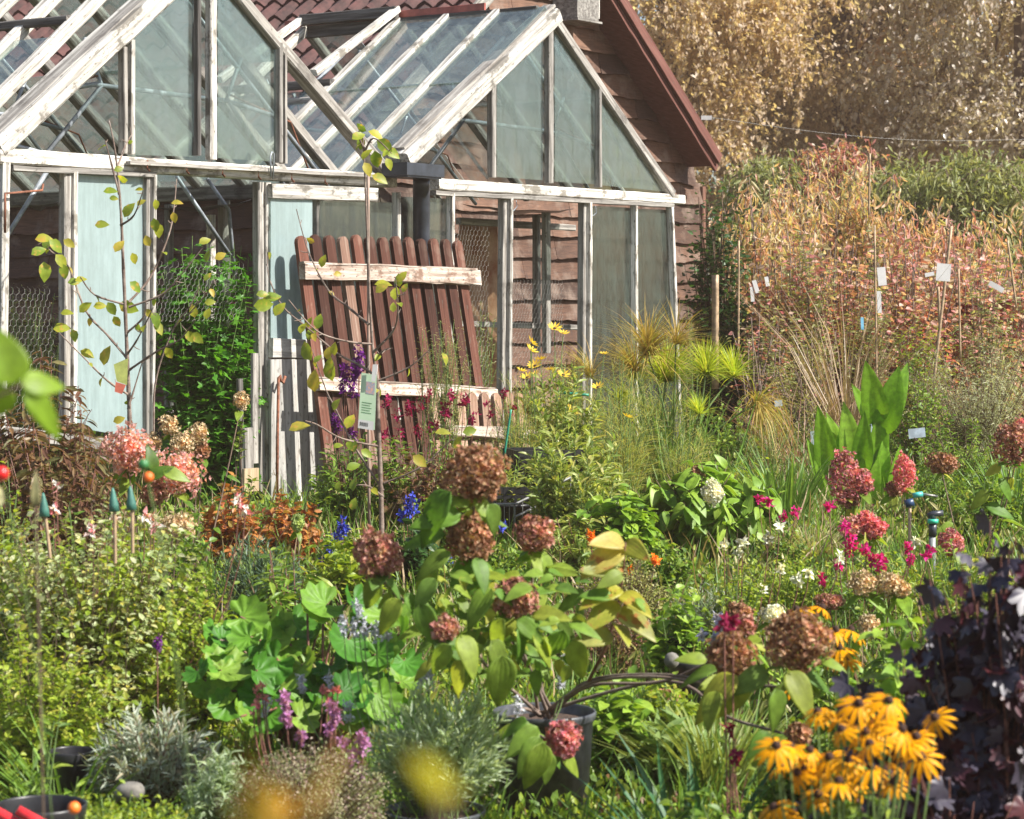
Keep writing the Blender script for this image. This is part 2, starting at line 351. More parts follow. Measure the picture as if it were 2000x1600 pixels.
def bush(name, label, cat, px, Y, top, wpx, T, ll, ns, nl, lm, sm=None, group=None, base=None, smooth=False, dy=.8, hmin=.45, flat=.6, sr=.004, **k):
    SEED[0] += 1; rng = np.random.default_rng(SEED[0]); x = W(px, 800, Y)[0]; z0 = float(gz(x, Y)) if base is None else base
    H = W(px, top, Y)[2]-z0; Rr = wpx/2/FPX*Y; b = np.array([x, Y, z0]); root = thing(name, label, cat, b, group)
    tg = dome(rng, ns, b, Rr, H, hmin, flat, dy); m = MB(); s = MB(); foliage(m, s, b, tg, rng, T, ll, nl, sr=sr, **k)
    m.build('foliage', lm, root, smooth); s.build('stem', sm or M_twig, root)
    root['H'] = H
    return root, tg, rng

# ================================================================== SETTING
def ground():
    ys = np.concatenate([np.linspace(-6, 30, 73), np.array([40, 60, 100, 200, 500, 1200])]); xs = np.concatenate([[-900, -200, -60], np.linspace(-20, 20, 61), [60, 200, 900]])
    X, Y = np.meshgrid(xs, ys); rg = np.random.default_rng(3); Z = gz(X, Y)+np.where((abs(X) < 21) & (Y < 31), rg.normal(0, .012, X.shape), 0)
    n, m = X.shape; i = np.arange(n-1)[:, None]*m; j = np.arange(m-1)[None]
    b = MB(); b.raw(np.stack([X, Y, Z], -1).reshape(-1, 3), np.stack([i+j, i+j+1, i+m+j+1, i+m+j], -1).reshape(-1, 4))
    mt, nt, bs, out = newmat('soil and moss'); v = objvec(nt); n1 = noise(nt, 3, v, 6, .7); n2 = noise(nt, 40, v, 4)
    c = ramp(nt, [(.35, (.045, .032, .022)), (.5, (.09, .085, .035)), (.65, (.16, .13, .08))], n1.outputs[0]).outputs[0]
    c = mix(nt, c, ramp(nt, [(.3, (.5, .5, .5)), (.7, (1.5, 1.5, 1.4))], n2.outputs[0]).outputs[0], 1.0, 'MULTIPLY')
    nt.links.new(c, bs.inputs['Base Color']); bs.inputs['Roughness'].default_value = .95; bump(nt, n2.outputs[0], bs, .8, .04)
    tag(b.build('ground', mt, smooth=True), kind='structure')
ground()

# ------------------------------------------------------------------ greenhouses
gh1 = thing('greenhouse', 'left bay of the weathered timber greenhouse with a whitewashed pane and an open doorway', 'greenhouse', L(1.7, 0, GZ))
gh2 = thing('greenhouse', 'right bay of the weathered timber greenhouse, its pointed gable against the brown shed', 'greenhouse', L(5.2, 0, GZ))
gh1['group'] = gh2['group'] = 'joined greenhouse bays'
dv = np.array([DD[0], DD[1], 0]); wv = np.array([WW[0], WW[1], 0]); UP = np.array([0, 0, 1.])
def gb(name, a, b, w, th, mat, par, t=0.0, side=None):
    p0 = Lp(*a, t); p1 = Lp(*b, t); X = nrm(p1-p0); sd = side if side is not None else np.cross(wv, X)
    return board(name, p0, p1, w, th, mat, par, sd)
def pane(name, pts, mat, par, t=0.0, thick=.004):       # polygon of pixel corners lying in the plane t
    P = [Lp(x, y, t) for x, y in pts]; n = len(P); m = MB(); V = P+[p+wv*thick for p in P]
    Q = [(i, (i+1) % n, n+(i+1) % n, n+i) for i in range(n)]; T = []
    for k in range(1, n-1): T += [(0, k+1, k), (n, n+k, n+k+1)]
    m.raw(V, Q, T); return m.build(name, mat, par, org=P[0])
def quad(name, P, mat, par, thick=.005):
    P = [np.asarray(p) for p in P]; N = nrm(np.cross(P[1]-P[0], P[2]-P[0])); V = P+[p+N*thick for p in P]; m = MB()
    m.raw(V, [(0, 1, 2, 3), (7, 6, 5, 4), (0, 4, 5, 1), (1, 5, 6, 2), (2, 6, 7, 3), (3, 7, 4, 0)]); return m.build(name, mat, par, org=P[0])
def tubeo(name, P, r, mat, par, k=8):
    m = MB(); m.tube(P, r, k); return m.build(name, mat, par, smooth=True)
s0, zp = S(-6, 300); sA1, zA1 = S(392, -108); s1, _ = S(756, 352); zp = S(380, 328)[1]
sB, _ = S(770, 330); sA2, zA2 = S(1073, 22); s2, _ = S(1312, 383); zp2 = S(1080, 366)[1]
# barge boards: they cover the end of the roof, so their upper face shows
for par, a, b, c in ((gh1, (-22, 292), (392, -88), (750, 336)), (gh2, (776, 315), (1073, 32), (1308, 380))):
    gb('barge_board', a, b, .11, .20, M_white, par, .07); gb('barge_board', b, c, .075, .09, M_grey, par, .02)
    gb('barge_cap', (a[0]+2, a[1]-24), (b[0], b[1]-20), .025, .10, M_grey, par, .07)
gb('eaves_plate', (-14, 305), (762, 354), .082, .11, M_white, gh1, .03)
gb('eaves_plate', (846, 360), (1328, 391), .072, .10, M_white, gh2, .03)
gb('plate_lip', (250, 318), (740, 345), .022, .035, M_grey, gh1, -.05)
gb('lintel', (20, 329), (300, 342), .03, .05, M_grey, gh1, .0); gb('lintel', (846, 377), (1312, 402), .03, .05, M_grey, gh2, .0)
for k, x in enumerate((288, 365, 435, 505, 570, 635)): tubeo('bracket', [Lp(x, 314+(x-288)*.075, -.06), Lp(x, 330+(x-288)*.075, -.075), Lp(x+4, 334+(x-288)*.075, -.05)], .006, M_rust, gh1, 6)
tubeo('hook', [Lp(533, 350, -.08), Lp(535, 300, -.08), Lp(531, 297, -.08), Lp(528, 305, -.08), Lp(529, 345, -.08)], .005, M_pipe, gh1, 6)
# gable mullions and panes
for x, y0, y1, w, m in ((240, 92, 300, .028, M_grey), (255, 78, 302, .03, M_white), (384, -60, 304, .03, M_dgrey), (412, -85, 312, .055, M_white), (544, 84, 318, .032, M_grey), (553, 92, 320, .018, M_grey)):
    gb('gable_mullion', (x, y1), (x, y0), w, .05, m, gh1, .0)
for x, y0, y1, w in ((960, 145, 347, .045), (1072, 42, 358, .055), (1168, 172, 366, .03)):
    gb('gable_mullion', (x, y1), (x, y0), w, .05, M_grey, gh2, .0)
pane('glass_pane', [(263, 303), (263, 65), (378, -60), (378, 306)], G_clear, gh1, .01)
pane('glass_pane', [(426, 309), (426, -50), (538, 70), (538, 316)], G_mid, gh1, .01)
pane('glass_pane', [(971, 346), (971, 142), (1060, 62), (1060, 352)], G_mid, gh2, .01)
pane('glass_pane', [(1084, 355), (1084, 62), (1163, 168), (1163, 360)], G_mid, gh2, .01)
pane('glass_pane', [(1174, 362), (1174, 190), (1296, 374)], G_mid, gh2, .01)
# roof: rafters, panes, vents
def roofpt(g, s, t):
    a = (s0, sA1, s1, zp, zA1) if g == 1 else (sB, sA2, s2, zp2, zA2)
    z = a[3]+(a[4]-a[3])*((s-a[0])/(a[1]-a[0]) if s < a[1] else (a[2]-s)/(a[2]-a[1])); return L(s, t, z+.02)
def roof(g, par, T, step, skipL, skipR, wl, ml, mr):
    a = (s0, sA1, s1) if g == 1 else (sB, sA2, s2); n = int(T/step)
    for k in range(1, n+1):
        t = k*step
        if g == 2 and k == 4: continue
        for side, (u, v) in enumerate(((a[0], a[1]), (a[2], a[1]))):
            if side == 0 and t in (): continue
            p, q = roofpt(g, u, t), roofpt(g, v, t); board('rafter', p, q, .065, wl, M_white if side == 0 else M_grey, par, np.cross(q-p, wv)*(1 if side == 0 else -1))
    for k in range(n):
        for side, (u, v) in enumerate(((a[0], a[1]), (a[2], a[1]))):
            for h in range(2):
                if (k, h) in (skipL, skipR)[side]: continue
                uu = u+(v-u)*(.0, .52)[h]; vv = u+(v-u)*(.54, 1.)[h]; t0 = k*step+wl/2; t1 = (k+1)*step-wl/2; dz = UP*(.012 if h else .0)
                quad('roof_pane', [roofpt(g, uu, t0)+dz, roofpt(g, vv, t0)+dz, roofpt(g, vv, t1)+dz, roofpt(g, uu, t1)+dz], (ml, mr)[side], par)
    board('ridge_beam', roofpt(g, a[1], .1)-UP*.02, roofpt(g, a[1], T)-UP*.02, .09, .04, M_dgrey, par)
    for q in (1/3, .56): pass
roof(1, gh1, 5.6, .40, {(0, 1), (1, 1), (2, 1), (0, 0), (6, 0), (7, 1), (8, 1), (4, 0)}, {(0, 0), (1, 0), (4, 1), (5, 1)}, .075, G_roof, G_roof)
roof(2, gh2, 2.2, .44, {(3, 1), (4, 1)}, {(3, 1)}, .06, G_roof, G_mid)
def purlin(g, par, fr, t0, t1, mat, dz=.03, w=.05, th=.05):
    a = (s0, sA1) if g == 1 else (sB, sA2); s = a[0]+(a[1]-a[0])*fr
    return board('vent_frame', roofpt(g, s, t0)+UP*dz, roofpt(g, s, t1)+UP*dz, w, th, mat, par, UP)
purlin(1, gh1, .60, .42, 3.4, M_dgrey, .03); purlin(1, gh1, .52, 1.2, 3.6, M_grey, .0); purlin(1, gh1, .9, .4, 2.4, M_dgrey, .05)
purlin(2, gh2, .55, 1.3, 2.3, M_dgrey, .04, .06); purlin(2, gh2, .97, 1.3, 2.2, M_dgrey, .10, .08); purlin(2, gh2, .48, 1.3, 2.3, M_grey, .0)
for t in (1.32, 2.2):                                     # propped vent sash
    p = roofpt(2, sA2-.02, t)+UP*.10; s_ = sB+(sA2-sB)*.45; q = roofpt(2, s_, t)+UP*.22; board('vent_sash', q, p, .05, .06, M_white, gh2, UP)
tubeo('vent_stay', [roofpt(2, sB+(sA2-sB)*.5, 1.75)-UP*.02, roofpt(2, sB+(sA2-sB)*.45, 1.75)+UP*.2], .006, M_pipe, gh2, 6)
# internal steel trusses
for g, par, a, T in ((1, gh1, (s0, sA1, s1, zp, zA1), (.35, 2.2, 4.0)), (2, gh2, (sB, sA2, s2, zp2, zA2), (.30, 1.7))):
    for t in T:
        f = lambda u, v: L(a[0]+(a[2]-a[0])*u, t, a[3]+(a[4]-a[3])*v)
        for P in ([f(.05, -.02), f(.48, .86)], [f(.95, -.02), f(.52, .86)], [f(.20, .30), f(.32, .36), f(.66, .35), f(.80, .30)], [f(.18, -.03), f(.34, .36), f(.30, .56)], [f(.82, -.03), f(.66, .36), f(.70, .56)], [f(.04, .10), f(.42, -.04)]):
            tubeo('truss_tube', P, .014, M_pipe, par)
        for P in ([f(.10, .02), f(.17, .28), f(.33, .40)], [f(.90, .02), f(.84, .28), f(.67, .38)]): tubeo('brace_rod', P, .006, M_rust, par, 6)
m = MB()
for t in np.linspace(-.05, .05, 12): m.tube([Lp(350+t*300, 208, .3)+np.array([0, 0, .014*math.sin(t*260)]), Lp(353+t*300, 208, .3)+np.array([0, 0, .014*math.cos(t*260)])], .004, 5)
m.build('vent_spring', M_dark, gh1)
# lower front wall, left bay
for x0, y0, x1, y1, w, m_, t in ((8, 318, 0, 840, .05, M_white, 0), (127, 338, 127, 830, .05, M_grey, .02), (142, 336, 140, 835, .028, M_white, 0), (283, 344, 283, 860, .03, M_grey, .02), (297, 342, 293, 865, .022, M_white, 0),
                                 (504, 356, 506, 960, .05, M_grey, .02), (519, 357, 521, 978, .045, M_white, 0), (616, 388, 616, 800, .03, M_grey, 0), (774, 376, 774, 820, .03, M_white, 0)):
    gb('wall_post', (x1, y1), (x0, y0), w, .055, m_, gh1, t)
pane('wall_pane', [(150, 835), (150, 338), (279, 344), (279, 858)], G_milky, gh1, .02)
def door_leaf():
    tag(gb('door', (528, 373), (735, 381), .085, .035, M_white, gh1, -.05), 'sliding door of the left bay, glazed above and boarded below')
    d = [c for c in gh1.children if c.name.startswith('door')][0]
    pane('door_pane', [(529, 660), (529, 388), (610, 391), (610, 665)], G_milky, gh1, -.045)
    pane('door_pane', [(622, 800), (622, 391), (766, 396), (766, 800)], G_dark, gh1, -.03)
    gb('door_rail', (529, 679), (645, 684), .115, .035, M_door, gh1, -.05)
    for k, (x, w) in enumerate(((541, .118), (563, .122), (586, .122), (609, .12), (632, .12))): gb('door_plank', (x, 978+k*2), (x-2, 702), w, .022, M_door, gh1, -.055)
door_leaf()
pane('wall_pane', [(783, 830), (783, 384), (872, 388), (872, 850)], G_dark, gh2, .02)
for x0, y0, x1, y1, w, m_, t in ((880, 378, 876, 860, .028, M_white, 0), (982, 388, 978, 880, .045, M_grey, .03), (994, 388, 990, 880, .03, M_white, 0), (1137, 396, 1135, 900, .035, M_grey, .03), (1149, 396, 1148, 905, .028, M_white, 0),
                                 (1238, 402, 1240, 930, .028, M_white, 0), (1308, 405, 1330, 950, .032, M_white, 0)):
    gb('wall_post', (x1, y1), (x0, y0), w, .055, m_, gh2, t)
pane('wall_pane', [(1156, 905), (1156, 402), (1231, 406), (1233, 925)], G_low, gh2, .02)
pane('wall_pane', [(1245, 930), (1245, 408), (1303, 410), (1322, 945)], G_low, gh2, .02)
gb('sill', (1000, 905), (1330, 960), .07, .06, M_grey, gh2, .0); gb('sill', (0, 845), (300, 880), .07, .06, M_grey, gh1, .0)
# valley posts and inner frames behind the openings
for s_, t, w, h in ((s1+.02, 1.4, .07, zp), (s1+.02, 2.8, .07, zp), (.05, 2.0, .06, zp), (.05, 4.0, .06, zp), (1.7, 5.6, .07, zp), (3.0, 5.6, .07, zp), (.5, 5.6, .07, zp)):
    board('inner_post', L(s_, t, GZ), L(s_, t, h), w, .06, M_grey, gh1, dv)
board('valley_beam', L(s1+.01, .1, zp-.03), L(s1+.01, 5.6, zp-.03), .10, .08, M_grey, gh1)
board('side_plate', L(.03, .1, zp-.03), L(.03, 5.6, zp-.03), .08, .06, M_grey, gh1)
tubeo('inner_tube', [Lp(345, 345, .6), Lp(450, 500, .6)], .013, M_pipe, gh1); tubeo('inner_tube', [Lp(405, 350, .9), Lp(447, 410, .9), Lp(460, 560, .9)], .013, M_pipe, gh1)
tubeo('inner_tube', [Lp(8, 470, .3), Lp(95, 330, .3)], .013, M_pipe, gh1)
tubeo('door_handle', [Lp(10, 455, -.06), Lp(10, 378, -.06), Lp(82, 372, -.06), Lp(84, 360, -.05)], .007, M_rust, gh1, 6)
def innerf(x0, y0, x1, y1, w, t, m_=M_grey, par=gh2): gb('inner_frame', (x0, y0), (x1, y1), w, .05, m_, par, t)
innerf(1048, 690, 1048, 420, .05, .9); innerf(1068, 690, 1066, 415, .06, .7); innerf(895, 432, 1120, 445, .05, 1.0); innerf(890, 632, 1130, 640, .04, .8)
innerf(330, 840, 330, 400, .05, 1.6, par=gh1); innerf(412, 800, 412, 420, .05, 1.2, M_white, gh1); innerf(436, 800, 436, 420, .05, 1.5, M_grey, gh1)
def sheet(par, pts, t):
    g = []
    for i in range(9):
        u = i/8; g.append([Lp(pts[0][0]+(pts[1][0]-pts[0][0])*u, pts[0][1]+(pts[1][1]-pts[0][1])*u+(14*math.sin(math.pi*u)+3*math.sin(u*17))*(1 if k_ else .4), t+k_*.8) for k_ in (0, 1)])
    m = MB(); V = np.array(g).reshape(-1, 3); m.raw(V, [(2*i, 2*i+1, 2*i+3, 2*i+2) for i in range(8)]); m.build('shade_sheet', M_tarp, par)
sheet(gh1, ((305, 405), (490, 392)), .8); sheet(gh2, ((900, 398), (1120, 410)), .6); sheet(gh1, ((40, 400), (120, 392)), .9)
orange = plain('rusty orange board', (.42, .14, .05), .8, nz=(.5, .30, .18), sc=6)
for x0, x1, y0, y1, t in ((900, 972, 425, 760, 1.3),):
    pane('orange_board', [(x0, y1), (x0, y0), (x1, y0+4), (x1, y1)], orange, gh2, t, .02)
# chicken wire
def hexnet(name, s_a, s_b, z_a, z_b, t, cell, par, rng):
    m = MB(); dx = cell*.866; r = cell/2; seen = {}; P = lambda s, z: L(s+.008*math.sin(z*9+s*5), t+.01*math.sin(s*14+z*8), z)
    ni = int((s_b-s_a)/dx); nj = int((z_b-z_a)/(1.5*r))
    for j in range(nj):
        for i in range(ni):
            cx = s_a+(i+.5*(j % 2))*dx; cz = z_a+j*1.5*r; c = [(cx+r*math.sin(a), cz+r*math.cos(a)) for a in np.arange(3)*math.pi/3]
            for a, b in ((0, 1), (1, 2)): m.tube([P(*c[a]), P(*c[b])], .0007, 3, cap=False)
            q = (cx+r*math.sin(math.pi), cz+r*math.cos(math.pi)); m.tube([P(*c[2]), P(*q)], .0007, 3, cap=False)
    return m.build(name, M_wire, par)
rg = np.random.default_rng(5)
hexnet('chicken_wire', S(18, 600)[0], S(118, 600)[0], S(60, 830)[1], S(60, 545)[1], .05, .045, gh1, rg)
hexnet('chicken_wire', S(303, 600)[0], S(494, 600)[0], S(400, 620)[1], S(400, 505)[1], .08, .045, gh1, rg)
hexnet('chicken_wire', S(888, 600)[0], S(972, 600)[0], S(930, 780)[1], S(930, 425)[1], .06, .045, gh2, rg)
hexnet('chicken_wire', S(1002, 600)[0], S(1130, 600)[0], S(1060, 740)[1], S(1060, 540)[1], .10, .045, gh2, rg)
tubeo('hook', [Lp(1008, 392, -.02), Lp(1010, 404, -.02), Lp(1003, 412, -.02), Lp(998, 405, -.02)], .004, M_pipe, gh2, 6)
tubeo('hook', [Lp(1163, 402, -.02), Lp(1165, 416, -.02), Lp(1158, 422, -.02), Lp(1154, 418, -.02)], .004, M_pipe, gh2, 6)

# drainpipe with hopper at the valley
dp = thing('drainpipe', 'black drainpipe with a box hopper between the two greenhouse gables', 'drainpipe', Lp(823, 980, -.14))
m = MB(); m.tube([Lp(823, 345, -.12), Lp(823, 362, -.11), Lp(823, 400, -.065), Lp(823, 600, -.06), Lp(823, 980, -.06)], .054, 20); m.build('pipe', M_drain, dp, True)
m = MB(); a0 = Lp(755, 345, -.2); b0 = Lp(852, 345, -.2); e = nrm(np.array([b0[0]-a0[0], b0[1]-a0[1], 0])); c0 = Lp(812, 343, -.16)
for (lo, hi) in (((-.20, -.09, 0), (.15, .09, .012)), ((-.22, -.10, .09), (.17, -.088, .012)), ((-.22, .088, .09), (.17, .10, .012)), ((-.22, -.0879, .012), (-.208, .0879, .09))):
    m.box(lo, hi, lambda x, y, z: c0+e*x+np.array([-e[1], e[0], 0])*y+UP*(z-.02))
m.build('hopper', M_drain, dp)
m = MB(); m.box((.1579, -.0878, .013), (.17, .0878, .0899), lambda x, y, z: c0+e*x+np.array([-e[1], e[0], 0])*y+UP*(z-.02)); m.build('hopper_end', plain('brown iron', (.16, .06, .04), .6), dp)

# ------------------------------------------------------------------ shed
T2 = 2.45; shed = thing('shed', 'brown shingle clad shed with a red pantile roof behind the greenhouse', 'shed', L(5.8, T2, GZ))
sR = S(1366, 500, T2)[0]; va = S(1203, 0, T2-.3); vb = S(1402, 325, T2-.3)
kz = (va[1]-vb[1])/(vb[0]-va[0]); zE = vb[1]+kz*(vb[0]-sR)-.05; sv, zv = S(943, 15, T2-.05); sC = (zE-zv+kz*(sR+sv))/(2*kz); zC = zE+kz*(sR-sC); sL = sC-(zC-2.62)/kz; zEL = 2.62
print('shed', sL, sC, sR, zE, zC, 'GH', s0, sA1, s1, sB, sA2, s2, zp, zA1, zp2, zA2, kz)
def cladmat(name):
    m, nt, bs, out = newmat(name); g = nt.nodes.new('ShaderNodeNewGeometry'); n1 = noise(nt, 3, objvec(nt, (2, 2, 26)), 7, .7); n2 = noise(nt, 3.2, objvec(nt), 5, .7); n3 = noise(nt, 14, objvec(nt, (1.5, 1.5, .3)), 4, .6)
    c = ramp(nt, [(0, (.038, .017, .009)), (.5, (.082, .038, .021)), (1, (.145, .074, .044))], g.outputs['Random Per Island']).outputs[0]
    c = mix(nt, c, ramp(nt, [(.3, (.45, .43, .42)), (.7, (1.5, 1.55, 1.6))], n1.outputs[0]).outputs[0], 1.0, 'MULTIPLY')
    c = mix(nt, c, (.21, .155, .12), ramp(nt, [(.50, (0, 0, 0)), (.66, (.7, .7, .7))], n2.outputs[0]).outputs[0])
    c = mix(nt, c, (.05, .03, .025), ramp(nt, [(.58, (0, 0, 0)), (.72, (.8, .8, .8))], n3.outputs[0]).outputs[0])
    nt.links.new(c, bs.inputs['Base Color']); bs.inputs['Roughness'].default_value = .8; bump(nt, n1.outputs[0], bs, .7, .008); return m
M_clad = cladmat('weathered shingles'); M_back = plain('dark cladding base', (.05, .03, .022), .9)
def cladding(name, A, B, zlo, lim, N, par, seed):
    """rows of tapering boards between plan points A and B; lim(z)->(u0,u1) in metres along it"""
    rg = np.random.default_rng(seed); d = nrm(B-A); Ln = np.linalg.norm(B-A); m = MB(); z = zlo; ex = .187; m2 = MB()
    while True:
        u0, u1 = lim(z+ex*.5)
        if u1-u0 < .08: break
        u = u0
        while u < u1-.02:
            w = min(rg.uniform(.35, 1.3), u1-u);
            if u1-(u+w) < .15: w = u1-u
            o1 = .052+rg.normal(0, .004); o2 = .010; zb = z+rg.normal(0, .003); tilt = rg.normal(0, .004); n = max(2, int(w/.07)); V = []
            for i in range(n+1):
                uu = u+.002+(w-.004)*i/n; wz = .006*math.sin(uu*9+z*30)+rg.normal(0, .0035)+tilt*(i/n-.5)*2; c = .004*math.sin(uu*5+z*13)
                for (zz, oo) in ((zb+wz, 0), (zb+wz, o1+c), (zb+ex*.5, (o1+o2)*.45+c), (zb+ex+.02, o2), (zb+ex+.02, 0)):
                    q = A+d*uu+N*oo; V.append((q[0], q[1], zz))
            Q = [(i*5+j, i*5+5+j, i*5+6+j, i*5+1+j) for i in range(n) for j in range(4)]+[(0, 1, 2, 3), (n*5+3, n*5+2, n*5+1, n*5)]
            m.raw(V, Q, [(0, 3, 4), (n*5, n*5+4, n*5+3)]); u += w
        z += ex
    return m.build(name, M_clad, par, org=np.array([A[0], A[1], zlo]))
A = L(sL, T2, 0)[:2]; B = L(sR, T2, 0)[:2]; C = L(sL, T2+8.5, 0)[:2]
def limg(z):
    return max(0, (z-zEL)/kz), (sR-sL)-max(0, (z-zE)/kz)
cladding('gable_cladding', A, B, GZ, limg, -WW, shed, 21)
cladding('side_cladding', C, A, GZ, lambda z: (0, 8.5) if z < zEL-.02 else (0, 0), -DD, shed, 22)
m = MB(); g5 = [(sL+.002, GZ), (sR-.002, GZ), (sR-.002, zE), (sC, zC), (sL+.002, zEL)]; V = [L(a, T2+.002, z) for a, z in g5]+[L(a, T2+8.5, z) for a, z in g5]
m.raw(V, [(i, (i+1) % 5, 5+(i+1) % 5, 5+i) for i in (0, 1, 4)], [(0, 2, 1), (0, 3, 2), (0, 4, 3), (5, 6, 7), (5, 7, 8), (5, 8, 9)]); m.build('wall_core', M_back, shed)
# pantile roof, both slopes
M_tile = plain('red brown pantiles', (.045, .014, .013), .8, nz=(.095, .034, .030), sc=5, amt=.5, bmp=.2)
def tiles(name, se, t0, t1, par):
    N = nrm(np.array([*(DD*(1 if se > sC else -1)*kz), 1.])); sgn = 1 if se > sC else -1; ln = abs(se-sC)*math.sqrt(1+kz*kz)
    nt_ = int((t1-t0)/.03); cs = .30; rows = int(ln/cs)+1; V = []; nu = nt_+1
    vs = []
    for r in range(rows): vs += [(r*cs, 0.0), (min(ln, r*cs+cs-.004), .03)]
    for v, hh in vs:
        s = sC+sgn*v/math.sqrt(1+kz*kz); z = zC-v*kz/math.sqrt(1+kz*kz)
        for i in range(nu):
            t = t0+i*.03; ph = t/.21*2*math.pi; h = .032*(math.sin(ph)+.35*math.sin(2*ph+.6))+hh+.05; p = L(s, t, z)+N*h; V.append(p)
    i = np.arange(len(vs)-1)[:, None]*nu; j = np.arange(nu-1)[None]; Q = np.stack([i+j, i+j+1, i+nu+j+1, i+nu+j], -1).reshape(-1, 4)
    b = MB(); b.raw(V, Q); return b.build(name, M_tile, par, smooth=False)
ov = vb[0]-sR-.10
tiles('roof_tiles', sL-.12, T2-.02, T2+8.6, shed); tiles('roof_tiles', sR+ov, T2-.25, T2+6.6, shed)
def rp(s, t, dz=0): return L(s, t, zC-kz*abs(s-sC)+dz)
M_verge = woodmat('brown red verge board', (.09, .035, .028), (.14, .06, .048), (.19, .09, .072), rnd=.1)
for dz, w, tt in ((.06, .10, T2-.36), (-.03, .07, T2-.32)): board('verge_board', rp(sC, tt, dz), rp(sR+ov+.03, tt, dz), w, .03, M_verge, shed, UP)
quad('soffit', [rp(sC, T2-.34, -.03), rp(sR+ov, T2-.34, -.03), rp(sR+ov, T2-.002, -.03), rp(sC, T2-.002, -.03)], M_verge, shed, .015)
quad('roof_deck', [rp(sC, T2-.34, .0), rp(sR+ov, T2-.34, .0), rp(sR+ov, T2+6.5, .0), rp(sC, T2+6.5, .0)], M_back, shed, .02)
board('verge_board', rp(sC, T2-.05, .04), rp(sL-.05, T2-.05, .04), .12, .03, M_grey, shed, UP)
board('corner_board', L(sR+.005, T2-.03, GZ), L(sR+.005, T2-.03, zE), .055, .05, woodmat('corner board', (.10, .045, .03), (.20, .10, .07), (.28, .17, .13)), shed, dv)
board('red_ridge_strip', Lp(560, 37, .0)*0+roofpt(2, sA2, .55)+UP*.05, roofpt(2, sA2, 2.4)+UP*.05, .05, .02, plain('red strip', (.30, .07, .05), .5), shed, wv*0+UP)  # thin red strip along the ridge of the right bay
bx = thing('nest_box', 'grey wooden box with a framed front fixed high on the shingle gable', 'nest box', Lp(1130, 45, T2-.3))
m = MB(); P0 = Lp(1140, 36, T2-.30); m.box((-.10, 0, 0), (.24, .26, .30), lambda x, y, z: P0+dv*x+wv*y+UP*(z-.05*0)); m.build('box_body', M_grey, bx)
Pa = Lp(1086, 38, T2-.32); board('box_base', P0-dv*.12+wv*.12-UP*.015, P0+dv*.27+wv*.12-UP*.015, .28, .02, M_grey, bx, wv)
for a, b in (((.27, .02), (.27, .28)), ((.27, .02), (.27, .28))): pass
fr = [P0+dv*.243+wv*.01+UP*.02, P0+dv*.243+wv*.25+UP*.02, P0+dv*.243+wv*.25+UP*.29, P0+dv*.243+wv*.01+UP*.29]
for i in range(4): board('box_frame', fr[i], fr[(i+1) % 4], .03, .012, M_white, bx, np.cross(fr[(i+1) % 4]-fr[i], dv))

# ------------------------------------------------------------------ leaning picket panels, planks, rod
def picket_panel(label, tops, bots, n, t0, t1, w, rails, mats, seed):
    rg = np.random.default_rng(seed); a = Lp(*tops[0], t0); b = Lp(*tops[1], t0); c = Lp(*bots[0], t1); d = Lp(*bots[1], t1)
    root = thing('picket_panel', label, 'fence panel', c, 'loose picket fence panels'); th = .027
    for i in range(n):
        u = i/(n-1); p = a+(b-a)*u+UP*rg.normal(0, .006); q = c+(d-c)*u; X = nrm(p-q); Y = nrm(dv-X*np.dot(dv, X)); Z = np.cross(X, Y); Ln = np.linalg.norm(p-q)
        if Z[1] > 0: Z = -Z
        out = [(0, -w/2), (Ln-w/2, -w/2)]+[(Ln-w/2+w/2*math.sin(k)*.9, -w/2*math.cos(k)) for k in np.linspace(.25, math.pi-.25, 7)]+[(Ln-w/2, w/2), (0, w/2)]
        jj = rg.normal(0, .0012, (len(out), 2)); out = [(x+e, y+f) for (x, y), (e, f) in zip(out, jj)]; m = MB(); k = len(out)
        V = [(x, y, 0) for x, y in out]+[(x, y, th) for x, y in out]; m.raw(V, [(i2, (i2+1) % k, k+(i2+1) % k, k+i2) for i2 in range(k)], [(0, z+1, z) for z in range(1, k-1)]+[(k, k+z, k+z+1) for z in range(1, k-1)])
        o = m.build('picket', mats[1] if (i == 3 and n == 13) else mats[0]); o.parent = root; off = root.location
        o.matrix_local = Matrix.Translation(-off) @ Matrix(((X[0], Y[0], Z[0], q[0]), (X[1], Y[1], Z[1], q[1]), (X[2], Y[2], Z[2], q[2]), (0, 0, 0, 1)))
    m = MB(); nn = nrm(np.cross(b-a, c-a)); nn = nn if nn[1] < 0 else -nn
    nrmv = nrm(np.cross(b-a, c-a)); nrmv = nrmv if nrmv[1] < 0 else -nrmv
    for (f, hw, e0, e1) in rails:
        p = a+(c-a)*f; q = b+(d-b)*f; X = nrm(q-p); board('rail', p-X*e0+nrmv*.045, q+X*e1+nrmv*.045, hw, .045, M_rail, root, nrm(c-a), jit=.003)
        nl_ = MB()
        for i in range(n):
            for k_ in (-.2, .2): cc = p+(q-p)*((i+.5+rg.normal(0, .05))/n)+nrmv*.0685+nrm(c-a)*hw*k_; nl_.tube([cc, cc+nrmv*.002], .0035, 6)
        nl_.build('nail_heads', M_rust, root)
        board('rail_edge', p-X*e0+nrmv*.048-nrm(c-a)*(hw/2+.006), q+X*(e1-.02)+nrmv*.048-nrm(c-a)*(hw/2+.006), .04, .010, M_rail, root, nrmv, jit=.002)
    return root
picket_panel('large leaning picket panel with thirteen brown pickets and two pale rails against the greenhouse', ((582, 458), (888, 466)), ((650, 985), (968, 1010)), 13, -.16, -.31, .084, ((.14, .095, .06, .13), (.56, .075, .06, .13)), (M_brown, woodmat('worn picket', (.07, .035, .025), (.19, .11, .08), (.34, .25, .2))), 41)
